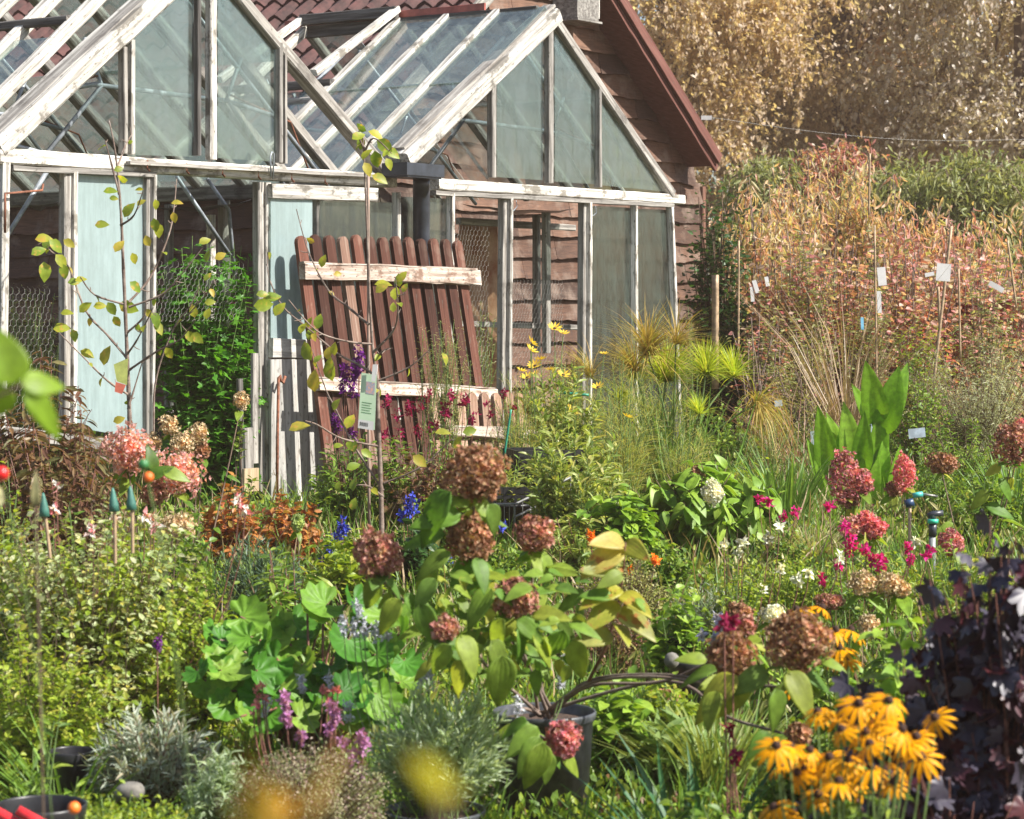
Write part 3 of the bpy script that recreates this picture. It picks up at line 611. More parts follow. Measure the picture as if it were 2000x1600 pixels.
picket_panel('low faded picket panel sunk in the plants right of the large panel', ((845, 768), (1010, 768)), ((850, 950), (1030, 960)), 8, -.75, -.95, .075, ((.45, .06, .04, .12),), (woodmat('faded pickets', (.14, .07, .05), (.27, .17, .12), (.40, .28, .22)), M_rail), 42)
rod = tubeo('iron_rod', [Lp(541, 975, -.13), Lp(542, 850, -.12), Lp(544, 738, -.11), Lp(547, 733, -.11), Lp(549, 745, -.12), Lp(553, 748, -.12), Lp(557, 735, -.12)], .009, M_rust, None, 8)
tag(rod, 'rusty iron rod with a hooked top leaning on the silvered door', 'rod')
for x0, y0, x1, y1, w, t, mt, lb in ((497, 905, 497, 690, .05, -.06, M_grey, 'long grey plank standing at the doorpost'), (483, 930, 486, 836, .07, -.10, M_grey, 'short pale offcut standing left of the doorpost'),
                                   (489, 960, 489, 915, .13, -.16, woodmat('tan board', (.22, .16, .1), (.36, .28, .18), (.45, .36, .25)), 'tan square offcut at the foot of the doorpost'), (468, 950, 474, 740, .04, .0, M_dgrey, 'dark upright batten in the doorway shade')):
    o = gb('plank', (x0, y1), (x1, y0), w, .02, mt, None, t); tag(o, lb, 'plank', 'timber offcuts by the door')

# ================================================================== PLANT MATERIALS
L_green = LM('mid green leaves', (.08, .16, .02), (.13, .23, .025), (.19, .30, .035), (.28, .35, .05), trans=.4)
L_lime = LM('lime green leaves', (.16, .25, .02), (.27, .37, .03), (.38, .46, .055), (.20, .30, .03), (.44, .42, .07), trans=.45)
L_deep = LM('deep green leaves', (.02, .06, .015), (.035, .09, .02), (.05, .12, .025))
L_yel = LM('yellowing leaves', (.30, .34, .03), (.42, .40, .04), (.22, .30, .03), (.50, .38, .05), trans=.45)
L_grey = LM('silver grey leaves', (.30, .35, .27), (.38, .43, .34), (.22, .28, .19), (.46, .50, .40), (.30, .24, .15), trans=.3)
L_lav = LM('lavender leaves', (.36, .46, .30), (.44, .54, .34), (.52, .60, .44), (.28, .38, .22), (.46, .56, .26), trans=.4)
L_bronze = LM('bronze leaves', (.11, .05, .03), (.17, .08, .04), (.12, .12, .04), (.22, .11, .05), (.16, .15, .05))
L_orange = LM('orange leaves', (.42, .14, .04), (.50, .24, .06), (.36, .10, .05), (.30, .26, .05), trans=.4)
L_peach = LM('autumn peach leaves', (.64, .34, .24), (.70, .48, .30), (.48, .46, .20), (.62, .30, .25), (.40, .43, .17), (.80, .60, .50), trans=.5)
L_red = LM('pink red autumn leaves', (.46, .13, .12), (.58, .27, .24), (.34, .09, .08), (.68, .44, .38), (.42, .36, .16), (.30, .33, .12), trans=.45)
L_pinkish = LM('dusky pink leaves', (.58, .25, .22), (.68, .38, .34), (.46, .16, .15), (.48, .42, .20), (.76, .56, .50), trans=.45)
L_tree_glow = LM('glow tinted olive tree leaves', (.36, .28, .20), (.48, .37, .28), (.60, .49, .39), (.28, .21, .15), (.70, .60, .50), trans=.5)  # pinkish tan: flare glow over the background is put into the leaf colour
L_gold_glow = LM('glow tinted gold tree leaves', (.54, .41, .28), (.62, .49, .36), (.44, .33, .23), (.70, .60, .48), trans=.5)  # gold leaves, with the pinkish flare glow mixed into their colour
L_rear_glow = LM('glow tinted rear tree leaves', (.38, .27, .22), (.46, .34, .27), (.54, .41, .33), trans=.5)  # rear crowns, lightened in colour to carry the same warm glow
L_silver_glow = LM('glow tinted glossy leaves', (.46, .37, .29), (.62, .54, .46), (.34, .27, .20), (.78, .72, .64), rough=.3, trans=.4)  # pale leaves, colour warmed to hold the pinkish glow
L_purple = LM('dark purple leaves', (.022, .017, .030), (.032, .026, .045), (.045, .038, .06), (.08, .010, .014), (.026, .020, .034), trans=.08, rough=.46, spec=.6)
L_hyd = leafmat('hydrangea leaves', evenly([(.11, .23, .03), (.16, .30, .04), (.22, .34, .05), (.32, .40, .05), (.13, .25, .05), (.46, .46, .06)]), trans=.5, rough=.5, spec=.3)
L_hydr = leafmat('healthy shrub leaves', evenly([(.15, .28, .03), (.22, .36, .035), (.30, .43, .05)]), trans=.38)
L_canna = LM('broad upright leaves', (.16, .34, .025), (.22, .42, .03), (.28, .46, .05), trans=.5, rough=.35)
L_fan = leafmat('pleated leaves', evenly([(.04, .15, .015), (.07, .21, .02), (.13, .29, .025), (.22, .34, .05)]), trans=.35, rough=.5, spec=.3)
L_heli = leafmat('cream edged leaves', evenly([(.18, .28, .05), (.28, .35, .07), (.38, .42, .12), (.14, .24, .04), (.42, .38, .10)]), spot=(.48, .48, .22), trans=.45)
L_weed = LM('feathery weed leaves', (.26, .27, .07), (.34, .33, .11), (.20, .23, .06), (.40, .36, .16), trans=.35)
L_straw = LM('straw coloured blades', (.34, .24, .14), (.42, .31, .19), (.26, .17, .10), (.48, .38, .25), trans=.3)
L_grass = LM('green blades', (.10, .20, .03), (.15, .28, .04), (.20, .33, .06), (.08, .16, .03), trans=.4)
L_pap = LM('papyrus rays', (.38, .50, .04), (.48, .54, .05), (.28, .42, .04), (.56, .48, .09), trans=.5)
L_vine = LM('vine leaves', (.06, .20, .02), (.09, .27, .025), (.13, .32, .03), (.05, .14, .02), trans=.45)
F_brown = LM('dried brown pink florets', (.20, .08, .045), (.36, .18, .11), (.46, .27, .17), (.26, .11, .07), (.56, .39, .27), (.30, .20, .08), (.42, .21, .17), trans=.25, rough=.7)
F_dusk = LM('dusky pink florets', (.38, .15, .13), (.50, .25, .22), (.30, .11, .09), (.36, .24, .11), (.60, .38, .33), trans=.25, rough=.7)
F_pink = LM('rose pink florets', (.52, .14, .18), (.60, .25, .28), (.40, .09, .14), (.66, .38, .40), (.46, .25, .18), trans=.3, rough=.65)
F_salmon = LM('soft pink florets', (.68, .34, .35), (.78, .48, .48), (.55, .24, .26), (.84, .62, .60), (.60, .40, .34), trans=.4, rough=.7)
F_coral = LM('coral pink petals', (.72, .17, .23), (.76, .32, .34), (.62, .10, .17), (.66, .36, .30), trans=.35)
F_cream = LM('cream and tan florets', (.60, .48, .30), (.70, .62, .44), (.46, .32, .18), (.50, .36, .24), trans=.25, rough=.7)
F_white = LM('white florets', (.74, .76, .64), (.80, .80, .72), (.66, .70, .52), trans=.25, rough=.7)
F_mag = LM('magenta petals', (.62, .02, .20), (.70, .03, .28), (.50, .01, .16), trans=.35)
F_wine = LM('wine red petals', (.26, .012, .06), (.34, .02, .09), (.18, .01, .04), trans=.3)
F_blue = LM('blue petals', (.05, .07, .50), (.08, .11, .62), (.03, .04, .30), trans=.25)
F_vio = LM('purple petals', (.16, .02, .22), (.22, .04, .30), (.09, .01, .13), trans=.25)
F_lilac = LM('lilac petals', (.48, .20, .46), (.56, .30, .52), (.40, .14, .34), (.50, .30, .36), trans=.3)
F_yel = LM('golden yellow petals', (.66, .27, .002), (.72, .33, .003), (.60, .21, .002), trans=.2)
F_hely = LM('pale yellow petals', (.80, .55, .05), (.84, .62, .09), (.70, .42, .04), trans=.3)
F_or = LM('orange petals', (.82, .20, .02), (.86, .28, .03), trans=.3)
F_redw = LM('white and red petals', (.82, .80, .78), (.80, .78, .76), (.80, .76, .72), (.70, .10, .14), trans=.3)
F_cone = LM('dark brown flower centre', (.030, .014, .010), (.05, .022, .014), trans=0, rough=.9)

L_soft = LM('soft olive shrub leaves', (.22, .26, .09), (.32, .34, .14), (.16, .20, .06), (.42, .40, .20), trans=.45)
# ================================================================== BACKGROUND TREES
def tree(name, label, px, Y, top, wpx, bot, lm, nl, ll, seed, T=T_ov, dy=.6, ncl=60, spread=.55, name_cat='tree', ground_z=.45, limbs=14):
    rng = np.random.default_rng(seed); x = W(px, 800, Y)[0]; zt = W(px, top, Y)[2]; zb = W(px, bot, Y)[2]; R = wpx/2/FPX*Y; root = thing(name, label, name_cat, (x, Y, ground_z), 'trees beyond the shed')
    cz = (zt+zb)/2; hz = (zt-zb)/2; v = nrm(rng.normal(0, 1, (ncl, 3)))*rng.uniform(.35, 1, (ncl, 1))**.5; c = np.array([x, Y, cz])+v*np.array([R, R*dy, hz])
    sid = rng.integers(0, ncl, nl); o = rng.normal(0, 1, (nl, 3)); o[:, 2] = o[:, 2]*.55-.35*np.abs(o[:, 0])
    sz = rng.uniform(.6, 1.3, ncl)*spread; P = c[sid]+o*sz[sid][:, None]*.6
    d = nrm(rng.normal(0, 1, (nl, 3))+np.array([0, 0, -.8])); m = MB(); s = MB(); h = nl//2; m.inst(T, frames(d[:h], nrm(rng.normal(0, .8, (h, 3))+UP))*(ll*rng.uniform(.6, 1.4, h))[:, None, None], P[:h])
    nt_ = ncl*7; ci = rng.integers(0, ncl, nt_); a = rng.uniform(0, 6.28, nt_); q0 = c[ci]+rng.normal(0, .25, (nt_, 3))*spread; ln = spread*rng.uniform(.6, 1.5, nt_)   # hanging leafy twigs
    q1 = q0+np.stack([np.cos(a)*ln*.55, np.sin(a)*ln*.45, ln*.12], -1); q2 = q0+np.stack([np.cos(a)*ln*.8, np.sin(a)*ln*.6, -ln*.75], -1); k_ = (nl-h)//nt_; sid = np.repeat(np.arange(nt_), k_); u = rng.uniform(.1, 1, len(sid)); PP = bez(q0[sid], q1[sid], q2[sid], u)+rng.normal(0, ll*.35, (len(sid), 3))
    dd = nrm(dbez(q0[sid], q1[sid], q2[sid], u)*.5+rng.normal(0, .6, (len(sid), 3))+np.array([0, 0, -.6])); m.inst(T, frames(dd, nrm(rng.normal(0, .7, (len(sid), 3))+UP))*(ll*rng.uniform(.7, 1.5, len(sid)))[:, None, None], PP)
    for i in range(0, nt_, 3): s.tube(bez(q0[i], q1[i], q2[i], np.linspace(0, 1, 5)), [.015, .012, .009, .006, .003], 3)
    pass; tk = np.array([[x, Y, ground_z-.1], [x+.1, Y, (ground_z+cz)/2], [x, Y, cz], [x+.1, Y, zt-hz*.3]]); s.tube(tk, [R*.09+.05, R*.07+.04, R*.05+.03, .03], 7)
    for i in rng.choice(ncl, min(limbs, ncl), False):
        q = tk[1]+(tk[3]-tk[1])*rng.uniform(0, .9); mid = (q+c[i])/2+np.array([0, 0, .2*R]); s.tube(bez(q, mid, c[i], np.linspace(0, 1, 6)), np.linspace(.04+R*.015, .012, 6), 5)
    m.build('crown', lm, root); s.build('trunk', plain(name+' bark', (.13, .09, .06), .9), root); return root
tree('tree', 'tall golden leaved tree rising behind the shed verge', 1300, 40, -420, 620, 330, L_gold_glow, 56000, .085, 1, ncl=75, spread=.85)
tree('tree', 'tall olive tree with drooping glossy leaves, middle of the background', 1640, 43, -500, 760, 420, L_tree_glow, 60000, .09, 2, ncl=80, spread=.9)
tree('tree', 'tall pale glossy leaved tree at the right edge of the background', 1990, 41, -450, 640, 400, L_silver_glow, 50000, .09, 3, ncl=75, spread=.85)
tree('tree', 'dark olive tree filling the gap behind the golden one', 1450, 47, -350, 900, 560, L_rear_glow, 50000, .11, 4, ncl=140, spread=1.2)
tree('tree', 'dark tree behind the pale glossy leaved tree', 1880, 48, -350, 900, 560, L_rear_glow, 48000, .11, 5, ncl=140, spread=1.2)
tree('tree', 'wide pale crowned tree far behind the greenhouse roof', 100, 55, -60, 1300, 560, L_tree_glow, 22000, .2, 6, ncl=120, spread=1.5)
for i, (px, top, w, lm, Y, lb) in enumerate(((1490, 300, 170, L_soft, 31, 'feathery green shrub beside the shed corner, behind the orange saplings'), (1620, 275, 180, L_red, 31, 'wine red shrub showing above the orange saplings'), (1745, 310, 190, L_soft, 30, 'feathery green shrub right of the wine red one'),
                                     (1900, 300, 260, L_soft, 29, 'broad yellow green shrub at the right, in front of the pale tree'), (2030, 330, 200, L_tree_glow, 30, 'olive shrub half cut by the right edge'))):
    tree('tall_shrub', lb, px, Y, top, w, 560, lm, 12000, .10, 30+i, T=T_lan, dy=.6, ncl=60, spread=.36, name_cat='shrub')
bush('hedge_plant', 'dark green ivy clad bush in the shade beside the shed corner', 'bush', 1402, 19.9, 340, 110, T_ov, .075, 130, 55, L_deep, hmin=.05, flat=.3, sr=.008, u0=.1, jit=.08)
bush('hedge_plant', 'low dark green bush behind the wooden stake', 'bush', 1425, 19.6, 560, 110, T_ov, .07, 80, 50, L_deep, hmin=.1, flat=.3, u0=.1, jit=.06)
# sky wire, post at right edge
w = MB(); pA = Lp(1380, 228, T2-.4); pB = W(2000, 272, 30); us = np.linspace(0, 1.2, 20)
w.tube([pA+(pB-pA)*u-UP*.10*math.sin(math.pi*min(1, u)) for u in us], .0018, 4); tag(w.build('overhead_wire', M_wire), 'thin wire running from the shed verge across the trees', 'wire')
w = MB(); w.box((-.05, 0, .03), (.05, .03, .07), lambda x, y, z: pA+np.array([x, y, z-.06])); tag(w.build('wire_insulator', M_paper), 'small pale fitting holding the wire on the shed verge', 'insulator')

# ---- orange saplings with canes and labels
def sapling(label, px, Y, top, wpx, lm, ns, nl, ll=.125, T=T_peach, droop=1.5, seed=0, hmin=.35, nm='sapling', sm=None, group='autumn saplings behind the beds', flat=.35, **k):
    return bush(nm, label, 'sapling', px, Y, top, wpx, T, ll, ns, nl, lm, sm or M_bark, group, hmin=hmin, flat=flat, sr=.010, droop=droop, fwd=.5, **{**dict(basejit=.06, lift=.5, jit=.045, u0=.80, upn=.4), **k})
sapling('orange leaved sapling nearest the shed corner, drooping leaves', 1465, 20.5, 318, 150, L_peach, 60, 16)
sapling('tallest orange sapling, its rounded top above the rest', 1610, 23, 275, 330, L_peach, 190, 18)
sapling('orange and green sapling between the tallest one and the shed', 1525, 22, 345, 210, L_peach, 90, 18)
sapling('orange sapling right of the tallest one with a hanging yellow tuft', 1750, 22.5, 305, 250, L_peach, 110, 18)
sapling('pinkish sapling with bare arching twigs, right of centre', 1840, 21.5, 375, 260, L_pinkish, 110, 18)
sapling('orange tinged sapling at the right edge', 1965, 22, 370, 260, L_peach, 110, 18)
for i, (px, top, w, lb, lm) in enumerate(((1545, 450, 190, 'dense red leaved bush under the orange saplings, nearest the shed', L_red), (1640, 430, 220, 'dense dusky red bush in the middle of the nursery row', L_pinkish), (1770, 450, 220, 'dense dark red bush behind the white card label', L_red),
                                       (1890, 470, 220, 'red and pink bush right of the white card label', L_pinkish), (1990, 480, 180, 'deep red bush at the right edge above the grey green shrub', L_red))):
    sapling(lb, px, 19.5+.3*i, top, w, lm, 170, 34, ll=.075, T=T_ov, droop=.6, hmin=.1, u0=.3, nm='red_bush', group='red bushes in the nursery row', flat=.3, jit=.09)
sapling('sparse wispy bush with pink stems in front of the red row, left', 1480, 18.3, 600, 150, L_red, 40, 16, ll=.06, T=T_lan, droop=.3, hmin=.2, nm='red_bush', group='red bushes in the nursery row')
sapling('sparse brown green bush at the foot of the red row, centre', 1590, 18.0, 620, 190, L_weed, 70, 22, ll=.05, T=T_lan, droop=.2, hmin=.2, nm='red_bush', group='red bushes in the nursery row')
for i, (px, Y, top, w, lm, lb) in enumerate(((1500, 18.9, 560, 120, L_soft, 'soft green bush between the red bushes, left of the tall cane'), (1690, 19.4, 430, 150, L_soft, 'olive bush blended into the red bushes by the tapered tag'), (1800, 19.0, 600, 130, L_lime, 'lime bush at the foot of the white card'), (1930, 19.3, 450, 160, L_soft, 'olive bush among the pink bushes at the right'), (1580, 19.2, 400, 120, L_soft, 'olive bush under the tallest orange sapling'))):
    bush('green_bush', lb, 'bush', px, Y, top, w, T_lan, .07, 70, 24, lm, M_twig, 'green bushes in the nursery row', hmin=.3, u0=.4, flat=.4, jit=.03)
def cane(label, x0, y0, x1, y1, Y, r=.008, mat=None, nm='cane', cat='cane', grp='bamboo canes among the saplings'):
    m = MB(); a = W(x0, y0, Y); b = W(x1, y1, Y); n = 8; P = [a+(b-a)*i/n for i in range(n+1)]; m.tube(P, [r*(1.0 if i % 2 else 1.06) for i in range(n+1)], 8)
    return tag(m.build(nm, mat or M_cane, smooth=True), label, cat, grp)
for k, (a, b) in enumerate((((1713, 800, 1708, 440), 'tall upright cane left of the white card label'), ((1822, 760, 1858, 442), 'thick cane leaning right, beside the white card'), ((1876, 700, 1872, 525), 'short cane right of the white card label'),
                          ((1442, 700, 1443, 470), 'pale cane nearest the shed corner'), ((1836, 640, 1832, 560), 'thick short stake end under the card'), ((1697, 420, 1699, 300), 'cane end high among the orange leaves'), ((1985, 600, 1968, 470), 'cane leaning left at the right edge'))):
    cane(b, *a, 18.6+.1*k, r=.012 if k in (1, 4) else .008)
tag(cane('', 1397, 760, 1397, 537, 19.0, r=.028), 'thick round wooden stake standing in front of the dark hedge', 'stake')['group'] = 'stakes'
def label_tag(label, px, py, Y, w, h, rot, mat=M_paper, nm='plant_label', lines=0, grp='white plant labels'):
    c = W(px, py, Y); w = w/FPX*Y*.85; h = h/FPX*Y*.85; X = np.array([math.cos(rot), .15, math.sin(rot)]); X = nrm(X); Z = np.array([-math.sin(rot), 0, math.cos(rot)]); Yv = np.cross(X, Z)
    m = MB(); m.box((-w/2, -.001, -h/2), (w/2, .001, h/2), lambda x, y, z: c+X*x+Yv*y+Z*(z+.0)+Yv*(.25*w*(x/w*2)**2*.3)); m2 = MB()
    o = tag(m.build(nm, mat), label, 'plant label', grp)
    if lines:
        for i in range(lines): m2.box((-w*.38, -.0035, h*(.38-.8*i/lines)-.0015), (w*(.38 if i % 2 else .1), -.0022, h*(.38-.8*i/lines)+.0015), lambda x, y, z: c+X*x+Yv*y*(-1 if Yv[1] < 0 else 1)+Z*z)
        b = m2.build('label_print', plain('label ink', (.10, .13, .12), .6)); b.parent = o
    return o
label_tag('square white card with faint printing hung among the red bushes', 1842, 532, 18.4, 34, 40, -.08, lines=4)
label_tag('white tapered tag hanging on the tall cane', 1722, 540, 18.5, 20, 42, .1, lines=2)
label_tag('pale long tag below the tapered one', 1717, 590, 18.55, 10, 50, .05)
label_tag('white narrow tag, left of a pair by the first sapling', 1469, 575, 19.0, 8, 34, .1)
label_tag('white narrow tag, right of a pair by the first sapling', 1476, 560, 19.0, 10, 30, .3)
label_tag('small white tag by the orange leaves near the shed', 1498, 550, 19.0, 9, 22, .2)
label_tag('white slip pointing down right, far right of the row', 1945, 560, 18.6, 38, 12, -.5)
label_tag('white slip lying behind the card', 1815, 536, 18.7, 22, 9, .2)
label_tag('short blue tag hanging from a bare twig', 1684, 632, 17.8, 7, 28, .05, plain('blue plastic', (.16, .42, .60), .5))
for i, (x, y, w, h) in enumerate(((1600, 858, 40, 40), (1697, 830, 36, 34), (1790, 846, 40, 22), (1520, 788, 18, 14))):
    label_tag(('bright sheet of pale plastic left of the broad leaved plant', 'bright sheet of pale plastic behind the broad leaves', 'pale blue plastic tray edge right of the broad leaved plant', 'small pale scrap near the papyrus')[i], x, y, 15.2, w, h, .1, plain('pale blue plastic %d' % i, (.36, .43, .50), .4), 'plastic_sheet', grp='pale plastic behind the broad leaves')
for i, (x, y, w, h) in enumerate(((1895, 615, 60, 36), (1955, 605, 40, 30))):
    m = MB(); c = W(x, y, 20.4); Rr = w/2/FPX*18.9; m.lathe(c-UP*.08, [(Rr*.75, 0), (Rr, .15), (Rr*1.05, .15), (Rr*1.05, .17), (Rr*.9, .17), (Rr*.85, .1), (0, .1)], 20)
    tag(m.build('red_pot', plain('dark red plastic %d' % i, (.14, .008, .016), .5), smooth=True), ('larger dark red pot among the red bushes', 'smaller dark red pot at the right of the larger')[i], 'pot', 'dark red pots')

# ================================================================== MID GROUND
def blades(name, label, cat, px, Y, top, wpx, T, n, lm, lean=.35, lenv=.35, base=None, group=None, wscale=1.0, kind=None, droopb=0):
    SEED[0] += 1; rng = np.random.default_rng(SEED[0]); x = W(px, 800, Y)[0]; z0 = float(gz(x, Y)) if base is None else base; H = W(px, top, Y)[2]-z0; R = wpx/2/FPX*Y
    th = rng.uniform(0, 2*math.pi, n); r = np.sqrt(rng.uniform(0, 1, n)); d = nrm(np.stack([np.cos(th)*lean*(.3+r), np.sin(th)*lean*(.3+r)*.8, np.ones(n)], -1)+rng.normal(0, .06, (n, 3)))
    P = np.stack([x+R*.5*r*np.cos(th), Y+R*.5*r*np.sin(th), np.full(n, z0)], -1); outv = np.stack([-np.cos(th), -np.sin(th), .2+0*th], -1)+rng.normal(0, .3, (n, 3))
    sz = H*rng.uniform(1-lenv, 1.08, n); Rm = frames(d, nrm(outv)); Rm = Rm*sz[:, None, None]; Rm[:, :, 1] *= wscale; m = MB(); m.inst(T, Rm, P)
    root = thing(name, label, cat, (x, Y, z0), group); m.build('blades', lm, root); return root
blades('grass_clump', 'dry straw coloured grass clump with tall seed heads before the red bushes', 'grass', 1655, 17.2, 500, 110, T_fine, 110, L_straw, .05, .6, wscale=.55)
blades('grass_clump', 'wispy reddish dry grass between the papyrus and the straw clump', 'grass', 1560, 16.2, 700, 100, T_fine, 90, LM('reddish straw', (.34, .18, .13), (.42, .26, .18), (.28, .16, .10)), .28, .6, wscale=.7)
bush('grey_shrub', 'rounded grey green shrub with tiny leaves at the right edge', 'shrub', 1915, 16.2, 640, 330, T_nar, .045, 330, 60, LM('grey green tiny leaves', (.32, .34, .18), (.42, .44, .24), (.50, .50, .32), (.24, .26, .13), trans=.4), M_twig, hmin=.15, u0=.15, jit=.025, flat=.4)
bush('twiggy_shrub', 'twiggy shrub with small green leaves left of the grey green shrub', 'shrub', 1790, 15.6, 690, 170, T_ov, .04, 70, 26, L_green, M_twig, hmin=.3, u0=.3)
bush('twiggy_shrub', 'bare stemmed brush below the grey green shrub', 'shrub', 1880, 14.2, 800, 220, T_lan, .05, 100, 24, L_green, M_twig, hmin=.2, u0=.2)
def canna(label, px, Y, items):
    x = W(px, 900, Y)[0]; z0 = float(gz(x, Y)); root = thing('broad_leaved_plant', label, 'plant', (x, Y, z0)); m = MB(); s = MB()
    for (bx_, by, tx, ty, wd, rl) in items:
        a = W(bx_, by, Y+.05*rl); b = W(tx, ty, Y-.15+.2*rl); d = b-a; ln = np.linalg.norm(d); up = np.array([.5*rl+.1, -.9, .35]); R = frames(nrm(d)[None], nrm(up)[None])*ln; R[:, :, 1] *= wd; m.inst(T_canna, R, a[None])
        s.tube([np.array([x, Y, z0]), (np.array([x, Y, z0])+a)/2+np.array([0, 0, .05]), a], [.012, .01, .006], 6)
    m.build('leaf', L_canna, root, True); s.build('stalk', M_stemg, root)
canna('bright green plant with large upright pointed leaves behind the pink flower heads', 1690, 13.9, [(1715, 830, 1698, 722, 1.3, -.4), (1725, 835, 1782, 718, 1.1, .5), (1720, 850, 1755, 730, 1.4, -.2), (1700, 830, 1678, 755, 1.2, .3), (1625, 950, 1602, 812, 1.0, -.5),
   (1650, 950, 1632, 815, 1.1, .2), (1672, 945, 1658, 800, 1.1, -.2), (1690, 950, 1742, 868, 1.3, .6), (1610, 960, 1590, 860, .9, .3), (1630, 985, 1600, 880, 1.0, -.2), (1715, 960, 1738, 858, 1.0, .3), (1660, 960, 1700, 850, 1.3, .5), (1700, 985, 1760, 930, 1.1, .4),
   (1640, 960, 1650, 850, 1.1, 0.1), (1740, 970, 1765, 880, 1.0, .2), (1680, 930, 1690, 820, 1.1, -.3), (1712, 900, 1728, 800, 1.2, .2), (1665, 1000, 1640, 900, 1.1, -.3), (1690, 1000, 1720, 905, 1.1, .1)])
blades('iris_clump', 'fan of narrow green iris blades left of the pink flower head', 'iris', 1535, 13.0, 872, 150, T_bladew, 90, L_grass, .25, .35)
blades('iris_clump', 'tall green iris blades at the right edge', 'iris', 1985, 12.8, 880, 130, T_bladew, 80, L_grass, .15, .35)
blades('grass_clump', 'pale wispy grass tuft under the pink flower head', 'grass', 1590, 12.0, 985, 120, T_fine, 260, LM('pale blades', (.40, .34, .16), (.32, .32, .12), (.46, .40, .24)), .5, .4)

def papyrus():
    Y = 14.3; rng = np.random.default_rng(77); bx_ = W(1305, 905, Y)[0]; z0 = .45; root = thing('papyrus_plant', 'tall papyrus with yellow green mop heads on straight stems', 'papyrus', (bx_, Y, z0)); sm = MB()
    for (px, py, r, dn, ty) in ((1300, 712, 62, 230, 0), (1378, 705, 50, 190, 0), (1433, 712, 46, 170, 0), (1235, 722, 34, 90, 0), (1208, 765, 34, 90, 0), (1208, 785, 26, 60, 0), (1130, 782, 26, 70, 0), (1080, 800, 24, 60, 0), (1366, 790, 36, 110, 0),
                               (1265, 655, 74, 170, 1), (1155, 705, 60, 90, 1), (1240, 690, 66, 110, 1), (1270, 800, 30, 50, 0), (1478, 752, 70, 90, 2), (1320, 640, 60, 70, 1), (1030, 780, 50, 70, 1)):
        yy = Y+rng.uniform(-.35, .35); c = W(px, py+r*.55, yy); R = r*1.5/FPX*yy; b = np.array([bx_+rng.normal(0, .09), Y+rng.normal(0, .08), z0]); mid = (b+c)/2+np.array([(b[0]-c[0])*.15, 0, .15]); st = MB(); st.tube(bez(b, mid, c, np.linspace(0, 1, 9)), np.linspace(.009, .005, 9), 6)
        h = MB(); n = int(dn*2.2); th = rng.uniform(0, 2*math.pi, n); el = rng.uniform(.15, 1.5, n) if ty != 2 else rng.uniform(-.2, .9, n); d = np.stack([np.cos(th)*np.cos(el), np.sin(th)*np.cos(el), np.sin(el)], -1)
        if ty == 2: d[:, 0] = np.abs(d[:, 0])+.4; d = nrm(d)
        d = nrm(d+np.array([rng.normal(0, .22), rng.normal(0, .2), 0])+rng.normal(0, .10, (n, 3)))
        T = bladeT(.028 if ty == 0 else .017, 4, .28 if ty == 0 else (.5 if ty == 1 else .8), .1); up = nrm(UP+d*.1+rng.normal(0, .12, (n, 3))); h.inst(T, frames(d, up)*(R*rng.uniform(.6, 1.2, n))[:, None, None], np.repeat(c[None], n, 0))
        o = h.build('flower_head', L_pap if ty == 0 else (LM('dry papyrus rays', (.40, .34, .06), (.46, .30, .10), (.30, .32, .06)) if ty else L_pap), root); st.build('stem', M_stemg, root)
    s2 = MB(); n = 120; th = rng.uniform(0, 6.3, n); d = nrm(np.stack([np.cos(th)*.35+.0, np.sin(th)*.3, np.ones(n)], -1)); s2.inst(bladeT(.022, 4, .1, .5), frames(d, rng.normal(0, 1, (n, 3)))*rng.uniform(.45, .85, n)[:, None, None], np.array([bx_, Y, z0])+rng.normal(0, .14, (n, 3))*np.array([1, 1, 0])); s2.build('stem_tuft', L_grass, root)
papyrus()
T_daisy = ringT(leafT(.26, 2, .12, -.12, p=1.1), 12, .35, .12, 1, .10, 5); T_daisy2 = ringT(T_rud, 13, -.15, .16, 1, .08, 6)
def hemi(c, r, h, mb, mi=0, k=12):
    a = np.linspace(0, math.pi/2, 6); mb.lathe(c, [(r*math.cos(x), h*math.sin(x)) for x in a], k, mi)
def daisies(root, pts, Y, Rm, T, pet, cone_r, cone_h, seed, dY=.3, tiltcam=.4, stem=M_stemg, z0=None):
    rng = np.random.default_rng(seed)
    for (px, py) in pts:
        yy = Y+rng.uniform(-dY, dY); c = W(px, py, yy); N = nrm(np.array([rng.normal(.1, .42), -tiltcam+rng.normal(0, .32), 1.])); r = Rm*rng.uniform(.72, 1.15); X = nrm(np.cross([0, 1, 0.1], N)); Rt = np.stack([X, np.cross(N, X), N], -1)
        m = MB(); m.inst(T, Rt[None]*r, c[None]); o = m.build('flower', pet, root, True, org=c); m = MB(); q = MB(); hemi(np.zeros(3), cone_r, cone_h, q, k=12); V = np.concatenate(q.v)@Rt.T+c+N*.002; m.raw(V, q.q[0]); m.build('flower_centre', F_cone, o, True)
        st = MB(); b = np.array(root.location)+np.array([rng.normal(0, .06), rng.normal(0, .06), 0]); e = c-N*.003; mid = np.array([e[0]*.8+b[0]*.2, e[1]*.8+b[1]*.2, b[2]*.6+e[2]*.4]); st.tube(bez(b, mid, e, np.linspace(0, 1, 8)), np.linspace(.004, .0022, 8), 5); st.build('flower_stem', stem, root)
r_, tg, rn = bush('daisy_plant', 'yellow daisy plant with cream edged leaves in front of the glass panes', 'plant', 1085, 13.4, 700, 220, T_lan, .085, 60, 34, L_heli, M_stemg, hmin=.35, u0=.2, flat=.5, fwd=.9)
daisies(r_, [(1083, 642), (1100, 652), (1038, 670), (1037, 685), (1056, 703), (1045, 715), (1018, 725), (1030, 738), (1046, 731), (1075, 723), (1100, 733), (1180, 692), (1168, 757), (1225, 815), (1115, 803)], 13.4, .044, T_daisy, F_hely, .010, .006, 9, tiltcam=.15)
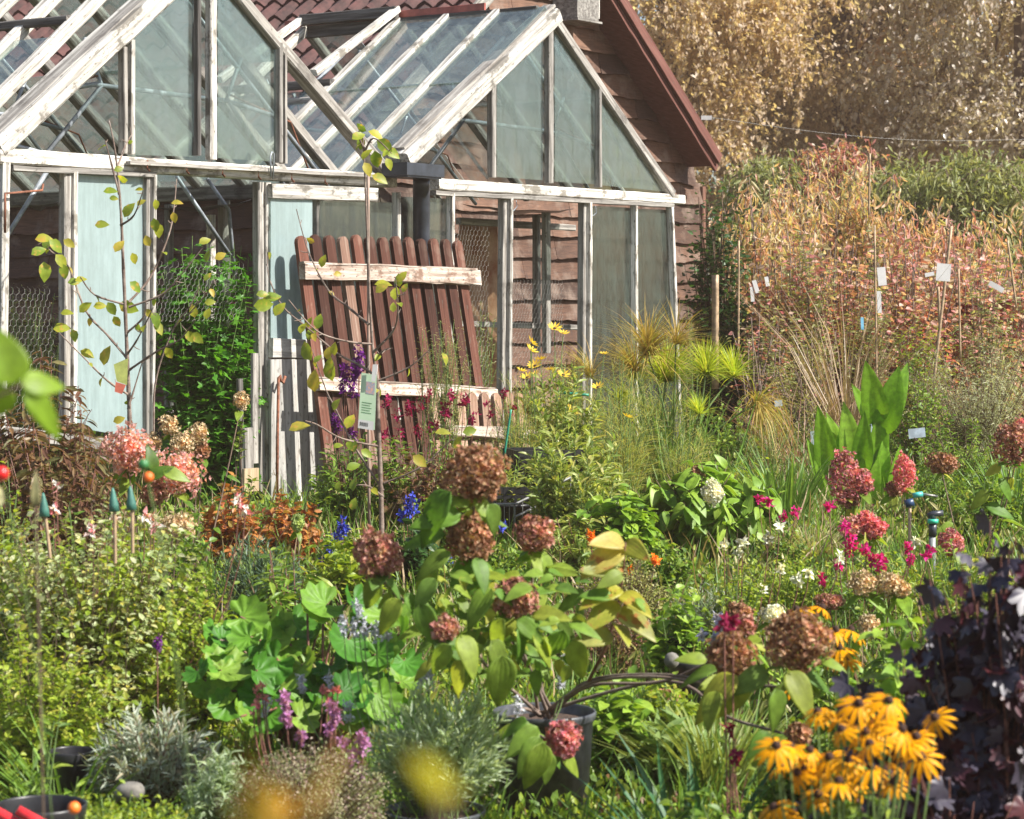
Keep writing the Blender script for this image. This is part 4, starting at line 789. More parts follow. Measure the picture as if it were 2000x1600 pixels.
bush('leafy_perennial', 'cream edged leafy stems below the yellow daisies', 'plant', 1140, 12.9, 790, 200, T_lan, .09, 55, 30, L_heli, M_stemg, hmin=.3, u0=.15, fwd=.9)
bush('leafy_perennial', 'yellow green leafy stems beside the black crates', 'plant', 1060, 12.6, 830, 120, T_lan, .09, 26, 34, L_heli, M_stemg, hmin=.4, u0=.15, fwd=.9)
L_feath = LM('yellow feathery leaves', (.52, .50, .12), (.40, .46, .08), (.58, .48, .22), (.34, .42, .07), trans=.5)
for i, (px, Y, top, w, T, ll, ns, nl, lb) in enumerate(((1010, 13.2, 700, 110, T_fine, .15, 60, 26, 'feathery yellow green plant beside the low picket panel'), (1120, 13.9, 670, 170, T_fine, .17, 90, 26, 'feathery yellow green plant behind the yellow daisies'), (1210, 13.7, 690, 150, T_fine, .16, 80, 26, 'feathery yellow green plant left of the mop heads'),
      (1265, 15.2, 600, 190, T_fine, .20, 60, 18, 'tall wispy yellow plant in front of the corner panes'), (990, 12.3, 850, 70, T_lan, .06, 26, 26, 'small leafy plant screening the crates on the left'), (1085, 12.0, 850, 120, T_lan, .08, 40, 30, 'leafy plant screening the crates in the middle'),
      (1150, 11.9, 880, 110, T_lan, .08, 40, 28, 'leafy plant screening the trolley'), (1330, 13.4, 800, 130, T_fine, .14, 60, 24, 'feathery tuft among the papyrus stems'))):
    bush('feathery_plant', lb, 'plant', px, Y, top, w, T, ll, ns, nl, L_feath if T is T_fine else L_heli, M_stemg, 'yellow green plants before the right bay', hmin=.35, u0=.2, flat=.4, fwd=1.0)
# crates and trolley
def crate(label, px, py, Y, w, d, h, rot):
    c = W(px, py, Y); m = MB(); ca, sa = math.cos(rot), math.sin(rot); F = lambda x, y, z: c+np.array([ca*x-sa*y, sa*x+ca*y, z]); root = thing('crate', label, 'crate', c-UP*h/2, 'black plastic crates')
    m.box((-w/2, -d/2, -h/2), (w/2, d/2, -h/2+.012), F); m.build('crate_base', M_dark, root)
    for nm, A_ in (('crate_side', ((-w/2, -d/2), (w/2, -d/2))), ('crate_side', ((-w/2, d/2), (w/2, d/2))), ('crate_side', ((-w/2, -d/2), (-w/2, d/2))), ('crate_side', ((w/2, -d/2), (w/2, d/2)))):
        m = MB(); (x0, y0), (x1, y1) = A_; t = .006
        for z, hh in ((-h/2+.012, .03), (-h/2+h*.35, .018), (-h/2+h*.6, .018), (h/2-.035, .035)): m.box((min(x0, x1)-t, min(y0, y1)-t, z), (max(x0, x1)+t, max(y0, y1)+t, z+hh), F)
        for k in range(7):
            u = k/6; x = x0+(x1-x0)*u; y = y0+(y1-y0)*u; m.box((x-.008, y-.007, -h/2+.01), (x+.008, y+.007, h/2-.002), F)
        m.build(nm, M_dark, root)
crate('upper black crate tilted behind the brown flower head', 1060, 905, 12.9, .36, .30, .16, .25)
crate('lower black crate beside the wire trolley', 1020, 975, 12.4, .34, .28, .15, .15)
tr = thing('wire_trolley', 'silver wire trolley basket under the black crates', 'trolley', W(1020, 1030, 12.2)); m = MB()
for (a, b) in (((965, 985), (1005, 985)), ((1005, 985), (1005, 1035)), ((965, 985), (965, 1035)), ((1005, 985), (1130, 925)), ((1005, 1010), (1130, 950)), ((1005, 1035), (1130, 975))): m.tube([W(*a, 12.1), W(*b, 12.1 if b[0] < 1100 else 12.6)], .006, 6)
for k in range(9): u = k/8; m.tube([W(1005+125*u, 985-60*u, 12.1+.5*u), W(1005+125*u, 1035-60*u, 12.1+.5*u)], .0025, 4)
for k in range(5): m.tube([W(965+10*k, 985, 12.1), W(965+10*k, 1035, 12.1)], .0025, 4)
m.build('trolley_frame', plain('dull wire', (.20, .20, .19), .5, .3), tr)
m = MB(); c = W(1000, 985, 12.3); m.lathe(c-UP*.12, [(.0, 0), (.075, 0), (.1, .11), (.108, .11), (.108, .125), (.096, .125), (.09, .09), (0, .09)], 24); tag(m.build('pot', M_dark, smooth=True), 'black round pot standing in the wire trolley', 'pot', 'black pots')
tag(cane('', 985, 890, 998, 800, 12.8, .006, M_green), 'green plastic cane leaning by the picket panels', 'cane')['group'] = 'green plastic supports'
tag(cane('', 1088, 766, 1150, 772, 13.6, .008, M_green), 'green plastic tube lying behind the daisies', 'tube')['group'] = 'green plastic supports'

# ---- white hydrangea bush
r_, tg, rn = bush('hydrangea_bush', 'leafy green hydrangea bush with one white flower head', 'hydrangea', 1370, 12.2, 885, 330, T_hyd, .13, 90, 13, L_hydr, M_twig, hmin=.3, u0=.35, droop=.45, fwd=.5, smooth=True, flat=.55, sr=.006)
def head(root, px, py, Y, r, mat, size=.02, n=None, sq=(1, 1, 1), seed=1, cone=0, nm='flower_head', rot=None, stem=True, T=None):
    rng = np.random.default_rng(int(px*7+py)); R = r/FPX*Y; c = W(px, py, Y); size = size*.80; n = n or int(300*(R/.09)**1.6*(.02/size)**1.2)+70; m = MB()
    T = T or T_floret; m_ = MB(); ball(m_, np.zeros(3), R*(1.05 if mat in (F_salmon, F_cream) else .97), n, rng, size, T, 0, sq, .25 if mat in (F_salmon, F_cream) else .60, cone); V = np.concatenate(m_.v)
    if rot: ca, sa = math.cos(rot), math.sin(rot); V = V@np.array([[ca, 0, sa], [0, 1, 0], [-sa, 0, ca]])
    m.raw(V+c, m_.q[0] if m_.q else None, m_.t[0] if m_.t else None); return m.build(nm, mat, root, org=c)
head(r_, 1392, 962, 11.6, 22, F_white, .016)
head(r_, 1362, 925, 12.1, 14, F_brown, .014)
# ---- pink paniculate hydrangea standing left of the sprinkler
def hyd_plant(label, base, heads, leaves, Y, lm, ll, nleaf, extra=(), nm='hydrangea_plant', stemmat=None, seed=0, size=.02, bjit=.03, stemr=.005, u0=.35, spreadleaf=1.):
    rng = np.random.default_rng(900+seed); b = W(*base); b[2] = float(gz(b[0], b[1])); root = thing(nm, label, 'hydrangea', b); m = MB()
    for h in list(heads)+[(*e, None) for e in extra]:
        px, py, yy, r, mat = h[:5]; c = W(px, py, yy); sq = h[5] if len(h) > 5 else (1, 1, 1); cone = h[6] if len(h) > 6 else 0; rot = h[7] if len(h) > 7 else None
        if mat is not None: head(root, px, py, yy, r, mat, size, sq=sq, cone=cone, rot=rot)
        e = c-UP*(r/FPX*yy)*.75*sq[2]; s = MB(); bb = b+rng.normal(0, bjit, 3)*np.array([1, 1, 0]); mid = np.array([bb[0]*.45+e[0]*.55, bb[1]*.45+e[1]*.55, bb[2]*.55+e[2]*.45])
        P = bez(bb, mid, e, np.linspace(0, 1, 10)); s.tube(P, np.linspace(stemr, stemr*.5, 10), 6); s.build('stem', stemmat or M_twig, root)
        n = nleaf; u = np.sort(rng.uniform(u0, 1.0, n)); u[-2:] = .98; P = bez(bb, mid, e, u); a = rng.uniform(0, 6.28)+np.arange(n)*2.4
        d = nrm(np.stack([np.cos(a), np.sin(a)*.8, rng.uniform(-.7, .25, n)], -1)); sz = ll*rng.uniform(.65, 1.15, n); m.inst(T_hyd, frames(d, nrm(UP+rng.normal(0, .35, (n, 3))))*sz[:, None, None], P)
    for (bx_, by, tx, ty, yy) in leaves:
        a = W(bx_, by, yy); q = W(tx, ty, yy-.02); d = q-a; ln = np.linalg.norm(d); up = nrm(np.array([rng.normal(.1, .25), -.75, .75])); m.inst(T_hyd, frames(nrm(d)[None], up[None])*ln, a[None])
    m.build('foliage', lm, root, True); return root
hyd_plant('pink cone headed hydrangea with dark stems before the broad leaved plant', (1660, 1120, 11.6), [(1652, 928, 11.4, 36, F_pink, (.95, .95, 1.5), .25, .12), (1685, 942, 11.4, 20, F_pink, (1, 1, 1.1)), (1657, 975, 11.42, 18, F_dusk)], [(1665, 985, 1680, 1015, 11.4), (1668, 990, 1650, 1020, 11.4)], 11.6, L_hyd, .09, 4, seed=1, size=.017)
hyd_plant('smaller hydrangea with one bright pink ragged head behind the sprinkler', (1760, 1130, 12.3), [(1768, 925, 12.3, 24, F_coral, (.9, .9, 1.5), .1), (1745, 955, 12.4, 15, F_dusk)], [], 12, L_hyd, .09, 5, seed=2, size=.016)
hyd_plant('hydrangea with dusky pink heads leaning in at the right edge', (1895, 1130, 11.2), [(1978, 865, 11.0, 38, F_dusk, (1, 1, 1.2)), (1995, 840, 11.1, 20, F_coral), (1840, 905, 12.6, 26, F_brown, (1.1, 1, .8))], [(1950, 935, 1985, 975, 11), (1930, 960, 1895, 990, 11), (1925, 990, 1985, 1000, 11), (1955, 910, 1925, 925, 11)], 11, L_hyd, .11, 5, seed=3, size=.017)
hyd_plant('small plant with loose coral pink flower cluster above the magenta sage', (1690, 1130, 11.0), [(1665, 1030, 10.9, 20, F_salmon, (1.2, 1, 1)), (1690, 1020, 10.9, 20, F_coral), (1708, 1032, 10.9, 20, F_coral, (1.1, 1, 1))], [(1685, 1045, 1660, 1065, 10.9), (1690, 1050, 1720, 1060, 10.9)], 11, L_lime, .08, 6, seed=4, size=.017)
hyd_plant('little rose pink hydrangea head right of the sprinkler pipe', (1862, 1150, 10.4), [(1858, 1060, 10.3, 25, F_pink, (1, 1, .95))], [], 10, L_lime, .09, 6, seed=5, size=.015)
hyd_plant('low hydrangea with tan and cream fading heads behind the black eyed daisies', (1700, 1300, 9.0), [(1685, 1140, 9.0, 26, F_cream, (1.1, 1, .85)), (1738, 1140, 9.0, 26, F_cream, (1.1, 1, .85)), (1445, 1200, 8.8, 26, F_brown, (1, 1, .9)), (1510, 1200, 8.8, 24, F_white, (1.1, 1, .65)), (1620, 1175, 9, 22, F_dusk, (1.2, 1, .6)), (1697, 1222, 8.8, 22, F_cream, (1, 1, .9)), (1760, 1150, 9, 16, F_cream)], [], 9, L_hydr, .12, 8, seed=6, size=.015, bjit=.15)
# ---- sprinkler
sp = thing('sprinkler', 'garden sprinkler on a grey riser pipe with green ring', 'sprinkler', W(1820, 1130, 11)); m = MB(); P = lambda x, y, d=0: W(x, y, 11+d)
m.tube([P(1820, 1130), P(1821, 1048)], .016, 10); m.build('riser_pipe', plain('grey pipe', (.28, .30, .30), .5), sp, True); m = MB(); m.tube([P(1821, 1048), P(1822, 1022)], .019, 12); m.build('sprinkler_body', M_drain, sp, True)
m = MB(); m.tube([P(1822, 1022), P(1822, 1014)], .026, 12); m.build('green_ring', plain('bright green ring', (.04, .42, .28), .4), sp, True); m = MB(); m.tube([P(1812, 1008), P(1822, 1004), P(1842, 1002)], .014, 8); m.tube([P(1822, 1014), P(1822, 1004)], .012, 8); m.build('nozzle_arm', M_drain, sp, True)
sp = thing('sprinkler', 'tilted blue and green hose fitting left of the grey riser', 'sprinkler', W(1776, 1120, 11.2)); m = MB(); P = lambda x, y: W(x, y, 11.2); m.tube([P(1776, 1120), P(1777, 990)], .008, 8); m.build('riser_pipe', M_cane, sp, True)
m = MB(); m.tube([P(1768, 985), P(1784, 980)], .020, 10); m.build('sprinkler_body', plain('blue plastic fitting', (.02, .05, .12), .4), sp, True); m = MB(); m.tube([P(1783, 968), P(1802, 965)], .013, 10); m.build('green_ring', plain('teal ring', (.06, .40, .36), .4), sp, True); m = MB(); m.tube([P(1802, 965), P(1832, 970)], .006, 6); m.build('nozzle_arm', M_wire, sp, True)

# ---- small flowered sages: blossoms at stem tips
T_lip = ringT(leafT(.7, 1, .2, .3, p=1.2), 3, .2, .0, 1, .2, 8)
def sage(label, px, Y, top, wpx, fl, fm, lm=L_green, nl=20, ns=40, ll=.035, fs=.023, nm='sage_plant', cat='sage', sm=None, spike=8, spread=1.4, group=None, T=T_ov, **k):
    root, tg, rng = bush(nm, label, cat, px, Y, top, wpx, T, ll, ns, nl, lm, sm or M_stemg, group, **{**dict(hmin=.3, u0=.15), **k}); b = np.array(root.location)
    for f in fl:
        x, y, r = f[:3]; c = W(x, y, Y-.05); m = MB(); R = r/FPX*Y; n = max(4, int(spike*(2 if r > 14 else 1))); P = c+np.clip(rng.normal(0, .8, (n, 3)), -1.3, 1.3)*np.array([R*.45, R*.4, R*.55*spread]); n_ = len(P); d = nrm(rng.normal(0, 1, (n_, 3))+np.array([0, -.3, 0])); m.inst(T_lip, frames(d, rng.normal(0, 1, (n_, 3)))*(fs*rng.uniform(.7, 1.3, n_))[:, None, None], P)
        m.build('flower', fm, root); s = MB(); s.tube(bez(b, np.array([c[0], c[1], b[2]*.5+c[2]*.5]), c+UP*R*spread*.6, np.linspace(0, 1, 7)), .002, 4); s.build('flower_stem', M_stemr, root)
    return root
sage('magenta flowered sage under the pink cone head', 1680, 10.2, 1050, 220, [(1620, 987, 13), (1665, 1065, 17), (1719, 1100, 16), (1692, 1080, 11), (1650, 1030, 12), (1640, 1100, 8), (1776, 1093, 10), (1775, 1068, 8), (1605, 1132, 14), (1703, 1092, 7), (1812, 1080, 8)], F_mag, L_green)
sage('magenta flowered sage by the green hydrangea bush', 1520, 11.8, 1020, 130, [(1483, 975, 9), (1502, 978, 9), (1531, 1009, 9), (1552, 1003, 12), (1532, 1180, 12)], F_mag, L_green)
sage('white flowered sage in the middle of the bed', 1440, 9.7, 1040, 200, [(1414, 1065, 7), (1450, 1060, 6), (1442, 1078, 5), (1500, 1050, 6), (1525, 1110, 8), (1522, 1030, 5), (1488, 1150, 6), (1560, 1130, 9), (1580, 1120, 6), (1640, 1090, 6), (1790, 1060, 8)], F_white, L_lime, ns=60)
sage('wine red flower spikes behind the pale pickets', 860, 13.2, 800, 240, [(752, 790, 14), (775, 815, 14), (800, 800, 15), (822, 790, 14), (848, 830, 14), (870, 800, 15), (905, 785, 15), (880, 775, 12), (925, 815, 14), (780, 840, 14), (835, 770, 12), (955, 800, 12), (815, 845, 12), (985, 770, 10), (1000, 800, 8), (750, 850, 10)], F_wine, L_green, ns=50, spike=9, sm=M_stemr)
sage('deep purple flower spikes beside the young tree', 690, 12.9, 800, 90, [(702, 690, 14), (700, 712, 15), (690, 735, 15), (672, 740, 12), (668, 755, 12), (690, 765, 14), (675, 720, 10), (660, 835, 12), (690, 850, 10), (655, 820, 9), (620, 985, 8)], F_vio, L_green, ns=30, spike=12)
sage('bright blue sage leaning left of the young tree', 650, 11.6, 1010, 110, [(668, 1022, 12), (660, 1040, 14), (655, 1058, 14), (648, 1075, 13), (640, 1088, 10), (672, 1035, 9), (635, 1095, 8)], F_blue, L_green, ns=24, spike=9)
sage('bright blue sage right of the young tree', 800, 11.7, 1000, 90, [(800, 978, 12), (806, 990, 14), (795, 998, 12), (788, 1010, 8), (980, 1028, 9), (880, 1092, 8), (902, 1090, 7)], F_blue, L_deep, ns=24, spike=9)
sage('orange flowered low plant in the gap before the crates', 1190, 10.4, 1050, 160, [(1155, 1045, 9), (1172, 1084, 8), (1180, 1086, 7), (1280, 1094, 8), (1228, 1157, 10), (1318, 1230, 7), (1230, 1115, 8), (1155, 1058, 6)], F_or, L_lime, ns=50)

# ================================================================== YOUNG TREES WITH STAKE
def young_tree(label, px0, Y, trunk, branches, leaves, twigs, r0, seed, lm, ll=.055):
    rng = np.random.default_rng(seed); b = W(trunk[0][0], trunk[0][1], Y); b[2] = float(gz(b[0], Y)); root = thing('young_tree', label, 'tree', b, 'young fruit trees'); PL = lambda pts, dy=0: [W(x, y, Y+dy*i/len(pts)) for i, (x, y) in enumerate(pts)]
    def dense(P, k=5):
        P = np.array(P); out = []
        for i in range(len(P)-1):
            p0 = P[max(i-1, 0)]; p1 = P[i]; p2 = P[i+1]; p3 = P[min(i+2, len(P)-1)]
            for j in range(k): u = j/k; out.append(.5*((2*p1)+(-p0+p2)*u+(2*p0-5*p1+4*p2-p3)*u*u+(-p0+3*p1-3*p2+p3)*u**3))
        out.append(P[-1]); return np.array(out)
    P = dense([b]+PL(trunk)); m = MB(); m.tube(P, np.linspace(r0, r0*.25, len(P))*(1+.08*np.sin(np.arange(len(P))*2.1)), 8); m.build('trunk', M_bark, root, True); lf = MB()
    for i, br in enumerate(branches):
        D = dense(PL(br, rng.uniform(-.5, .5))); m = MB(); rr = np.linspace(r0*.48, r0*.16, len(D)); m.tube(D, rr*(1+.25*(np.arange(len(D)) % 4 == 0)), 6)
        for j in range(3, len(D)-1, 3):
            d = nrm(np.cross(D[j+1]-D[j-1], rng.normal(0, 1, 3)))*rng.uniform(.012, .05); m.tube([D[j], D[j]+d*.6+(D[j+1]-D[j])*.2, D[j]+d+(D[j+1]-D[j])*.5], [.003, .0025, .0015], 4)
        m.build('branch', M_bark, root)
        k = max(1, int(len(D)*twigs)); idx = rng.integers(len(D)//4, len(D), k); d = nrm(rng.normal(0, 1, (k, 3))+np.array([0, -.3, -.6])); lf.inst(T_ov3, frames(d, nrm(rng.normal(0, .6, (k, 3))+UP))*(ll*rng.uniform(.6, 1.1, k))[:, None, None], D[idx])
    for (x, y, l, a) in leaves:
        yy = Y+rng.uniform(-.25, .1); c = W(x, y, yy); L_ = l/FPX*yy; d = np.array([math.cos(R_(a)), rng.uniform(-.3, .3), math.sin(R_(a))]); up = nrm(np.array([-math.sin(R_(a))*.4, -1, math.cos(R_(a))*.6])+rng.normal(0, .25, 3)); Rm = frames(nrm(d)[None], up[None])*L_; Rm[:, :, 1] *= 1.15; lf.inst(T_ov3, Rm, c[None]-nrm(d)*L_*.5)
    lf.build('leaves', lm, root, True); return root
L_apple = leafmat('young tree leaves', evenly([(.20, .30, .03), (.30, .38, .035), (.42, .42, .04), (.14, .24, .03), (.55, .42, .06), (.24, .33, .04)]), spot=(.45, .30, .06), trans=.5)
T2L = [(530, 580, 38, 20), (515, 596, 40, 5), (513, 574, 26, 10), (545, 603, 34, 60), (622, 628, 30, 80), (608, 650, 32, 70), (598, 686, 42, 120), (643, 722, 48, 105), (612, 745, 44, 95), (640, 690, 26, 80), (652, 682, 26, 95), (620, 700, 22, 60), (590, 640, 26, 75), (606, 470, 18, 160), (660, 535, 18, 10), (630, 510, 26, 80),
       (583, 832, 42, 25), (683, 822, 34, 70), (690, 910, 30, 30), (690, 870, 28, 100), (660, 870, 20, 20), (690, 985, 26, 80), (735, 765, 32, 100), (727, 762, 30, 20), (716, 885, 26, -30), (700, 265, 30, 30), (735, 262, 34, -20), (752, 285, 40, -35), (766, 298, 34, -25), (735, 312, 36, -80), (715, 300, 30, 60), (705, 250, 24, 150), (742, 348, 34, -20), (718, 330, 30, -60), (760, 320, 26, -60), (705, 280, 26, -90),
       (748, 553, 34, 10), (745, 562, 30, 40), (778, 548, 26, 100), (785, 540, 26, 60), (772, 572, 30, 85), (790, 562, 20, 70), (768, 600, 20, 90), (865, 843, 32, 10), (918, 842, 30, 10), (893, 866, 30, 80), (820, 900, 34, -35), (655, 790, 26, 70), (603, 630, 22, 80), (870, 700, 26, -60), (660, 950, 22, 90), (690, 945, 30, 90)]
young_tree('slim young tree with yellow green leaves tied to a cane before the picket panel', 745, 12.0, [(745, 1000), (742, 900), (738, 800), (737, 740), (729, 690), (723, 600), (718, 480), (713, 350), (709, 262)],
    [[(720, 634), (680, 600), (642, 568), (603, 493), (579, 409)], [(735, 735), (700, 712), (660, 691), (600, 640), (552, 598), (525, 541), (522, 493)], [(726, 672), (678, 667), (618, 646), (564, 586)], [(749, 959), (692, 872), (656, 800), (636, 760), (612, 690)], [(740, 872), (668, 857), (620, 830), (596, 822)],
     [(729, 688), (768, 646), (777, 604), (772, 541)], [(735, 745), (798, 718), (840, 682)], [(750, 944), (824, 911), (890, 851)], [(748, 970), (720, 950), (700, 947)], [(731, 703), (750, 685), (766, 680)], [(711, 300), (730, 270), (765, 300)], [(711, 290), (700, 262), (712, 245)]], T2L, .12, .014, 51, L_apple)
T1L = [(232, 330, 20, 20), (238, 350, 26, 170), (215, 372, 28, 10), (222, 387, 18, 0), (250, 410, 34, 60), (198, 438, 28, 10), (287, 470, 26, 120), (232, 480, 30, 60), (262, 505, 24, -70), (303, 440, 28, -80), (310, 450, 30, -80), (345, 395, 24, 10), (340, 425, 22, -80), (305, 400, 22, -80), (275, 395, 20, 40),
       (85, 465, 34, 10), (75, 490, 32, 30), (92, 475, 28, 60), (110, 480, 36, -40), (88, 530, 40, -80), (120, 510, 34, -50), (135, 475, 26, -30), (125, 530, 30, -80), (165, 600, 30, 45), (195, 597, 26, 10), (218, 603, 30, -60), (250, 600, 40, -20), (265, 560, 30, -40), (228, 628, 24, -60), (305, 625, 36, -60), (310, 640, 30, -50), (290, 612, 22, -50), (120, 640, 34, 10), (145, 655, 26, -70), (170, 690, 30, -20), (205, 695, 40, 80), (145, 550, 26, 10), (378, 608, 26, 100), (405, 612, 24, 80),
       (385, 660, 30, -40), (370, 657, 26, -60), (400, 470, 26, 30), (404, 500, 24, 90), (330, 690, 26, -60), (232, 820, 24, 20), (240, 740, 22, 30), (158, 545, 24, 20), (130, 610, 26, 10)]
young_tree('slim young tree with forked bare branches before the whitewashed pane', 252, 11.8, [(254, 870), (251, 760), (246, 640), (240, 500), (237, 430), (232, 360), (224, 290), (213, 236)],
    [[(248, 700), (210, 655), (168, 608), (133, 520), (101, 492), (80, 470)], [(241, 594), (185, 576), (157, 541)], [(252, 772), (210, 744), (164, 699), (115, 650)], [(252, 590), (294, 541), (329, 461), (340, 405), (345, 350)], [(252, 600), (315, 576), (350, 541), (395, 485)], [(252, 723), (304, 688), (350, 664), (381, 625)],
     [(236, 440), (262, 420), (280, 370)], [(233, 380), (215, 310), (205, 275)], [(228, 330), (245, 285), (258, 262)], [(250, 690), (270, 660), (300, 600)], [(248, 650), (280, 620), (285, 590)], [(250, 800), (262, 760), (280, 700)]], T1L, .13, .013, 52, L_apple)
young_tree('bare twig sapling right of the forked young tree', 330, 11.9, [(300, 850), (305, 740), (340, 640), (370, 600), (390, 560)], [[(340, 640), (390, 590), (440, 520)], [(370, 600), (400, 580), (420, 540)]], [(430, 500, 24, 30), (405, 540, 22, 60), (410, 590, 22, 10)], .1, .007, 53, L_apple)
tag(cane('', 721, 1040, 719, 325, 12.05, .0075, plain('aged cane', (.28, .20, .16), .6)), 'long cane tied beside the slim young tree', 'cane')
def swing_tag():
    Y = 11.7; q = [W(706, 728, Y), W(736, 733, Y), W(732, 840, Y), W(699, 836, Y)]; root = thing('price_tag', 'long green printed swing tag hanging on the slim young tree', 'tag', W(722, 730, Y), 'printed tree tags')
    N = np.array([0, 1, 0]); m = MB(); m.raw([*q]+[p+N*.002 for p in q], [(0, 1, 2, 3), (7, 6, 5, 4), (0, 4, 5, 1), (1, 5, 6, 2), (2, 6, 7, 3), (3, 7, 4, 0)]); m.build('tag_card', plain('pale green card', (.42, .55, .38), .5, amt=.08), root)
    P = lambda u, v, k=.001: q[0]+(q[1]-q[0])*u+(q[3]-q[0])*v-N*k
    def patch(nm, u0, v0, u1, v1, mat, k=.001): m = MB(); m.raw([P(u0, v1, k), P(u1, v1, k), P(u1, v0, k), P(u0, v0, k)], [(0, 1, 2, 3)]); m.build(nm, mat, root)
    patch('tag_photo', .35, .14, .92, .36, plain('tag photo', (.20, .42, .62), .5, nz=(.60, .30, .20), sc=60)); patch('tag_footer', .0, .84, 1., 1., M_paper)
    for i in range(5): patch('print_line', .15, .52+.045*i, .8-.1*(i % 2), .53+.045*i, plain('dark green ink', (.04, .16, .05), .6))
    ink = plain('black ink', (.03, .03, .03), .6)
    for i in range(9): patch('print_bar', .12+.06*i, .88, .12+.06*i+(.02 if i % 2 else .035), .95, ink, .002)
    m = MB(); m.tube([W(735, 735, Y), W(737, 715, 11.9), W(738, 712, 12.0)], .0015, 4); m.build('tag_string', M_paper, root)
    m = MB(); a = [W(728, 712, Y-.02), W(736, 712, Y-.02), W(733, 745, Y-.02), W(725, 745, Y-.02)]; m.raw([*a]+[p+N*.001 for p in a], [(0, 1, 2, 3), (7, 6, 5, 4), (0, 4, 5, 1), (1, 5, 6, 2), (2, 6, 7, 3), (3, 7, 4, 0)]); m.build('tag_strap', M_paper, root)
swing_tag()
m = MB(); Yt = 11.6; q = [W(222, 712, Yt), W(250, 700, Yt), W(248, 752, Yt), W(228, 745, Yt)]; t_ = thing('price_tag', 'small olive and red tag on the forked young tree', 'tag', q[0], 'printed tree tags'); N = np.array([0, .002, 0])
m.raw([*q]+[p+N for p in q], [(0, 1, 2, 3), (7, 6, 5, 4), (0, 4, 5, 1), (1, 5, 6, 2), (2, 6, 7, 3), (3, 7, 4, 0)]); m.build('tag_card', plain('olive card', (.40, .44, .12), .5), t_); m = MB(); q2 = [W(226, 746, Yt), W(246, 752, Yt), W(238, 770, Yt), W(224, 765, Yt)]; m.raw([*q2]+[p+N for p in q2], [(0, 1, 2, 3), (7, 6, 5, 4), (0, 4, 5, 1), (1, 5, 6, 2), (2, 6, 7, 3), (3, 7, 4, 0)]); m.build('tag_strap', plain('salmon card', (.62, .16, .10), .5), t_)

# ================================================================== PLANTS BY AND IN THE GREENHOUSE
def at_bush(px, t, *a, **k): pass
bush('vine', 'dense lobed leaved vine filling the open doorway of the left bay', 'vine', 395, 13.9, 455, 220, T_maple, .085, 170, 34, L_vine, M_stemg, hmin=.1, u0=.1, droop=.3, fwd=.5, flat=.25, dy=.4, sr=.005, jit=.03)
bush('vine', 'thin climbing shoots above the doorway vine', 'vine', 455, 14.0, 440, 110, T_maple, .075, 40, 26, L_vine, M_stemg, hmin=.5, u0=.2, droop=.3, flat=.3, dy=.4)
r_ = sage('crimson flowered mallow among the vine leaves', 425, 14.4, 600, 110, [(423, 583, 7), (454, 596, 7), (350, 660, 6)], F_mag, L_vine, ns=16, nl=14, ll=.06)
bush('feathery_weed', 'olive feathery weed behind the wire netting at the left edge', 'weed', 60, 13.4, 515, 150, T_nar, .045, 190, 50, L_weed, M_stemg, hmin=.2, u0=.1, flat=.3, jit=.02)
bush('feathery_weed', 'olive feathery weed behind the glass right of the picket panel', 'weed', 925, 16.4, 560, 110, T_nar, .04, 90, 40, L_weed, M_stemg, hmin=.3, u0=.15, flat=.4, jit=.02)
bush('feathery_weed', 'yellow green feathery weed standing in front of the pickets', 'weed', 862, 13.7, 600, 120, T_nar, .030, 34, 110, L_weed, M_stemg, hmin=.65, u0=.35, flat=.3, jit=.018, basejit=.08, dy=.4)
bush('feathery_weed', 'thin weed with tiny leaves at the corner post of the right bay', 'weed', 1340, 17.0, 590, 60, T_nar, .035, 26, 40, L_weed, M_stemg, hmin=.5, u0=.4, jit=.02)
bush('leafy_perennial', 'tall leafy stems at the foot of the picket panel, left', 'plant', 640, 12.9, 860, 130, T_lan, .06, 40, 30, L_green, M_stemg, hmin=.4, u0=.15)
bush('leafy_perennial', 'tall leafy stems at the foot of the picket panel, right of the young tree', 'plant', 770, 12.8, 830, 140, T_lan, .06, 46, 30, L_green, M_stemr, hmin=.4, u0=.15)
bush('bronze_shrub', 'red brown twiggy shrub behind the wine red flower spikes', 'shrub', 830, 12.6, 850, 190, T_ov, .045, 60, 30, L_bronze, M_stemr, hmin=.3, u0=.2)
bush('bronze_shrub', 'bronze leaved peony like shrub at the left edge, tallest of the bronze plants', 'shrub', 70, 11.2, 640, 260, T_lan, .10, 60, 30, L_bronze, M_stemr, hmin=.4, u0=.25, droop=.5)
bush('bronze_shrub', 'bronze leaved shrub with drooping leaves in front of the tallest bronze one', 'shrub', 110, 10.4, 790, 340, T_lan, .095, 90, 30, L_bronze, M_stemr, hmin=.3, u0=.2, droop=.6)
bush('bronze_shrub', 'wiry bronze shoots before the whitewashed pane', 'shrub', 180, 11.0, 720, 120, T_lan, .07, 20, 22, L_bronze, M_stemr, hmin=.6, u0=.35, droop=.6)
bush('orange_shrub', 'low orange leaved shrub by the foot of the door', 'shrub', 560, 12.0, 955, 170, T_ov, .05, 60, 24, L_orange, M_stemr, hmin=.3, u0=.2)
bush('orange_shrub', 'orange and green leaved shrub left of the doorpost', 'shrub', 450, 11.7, 920, 130, T_ov, .055, 46, 22, L_orange, M_stemr, hmin=.4, u0=.25)
bush('leafy_perennial', 'slim stemmed plant with a pale tuft beside the doorpost', 'plant', 470, 12.1, 790, 50, T_ov, .045, 5, 14, L_green, M_twig, hmin=.8, u0=.75)
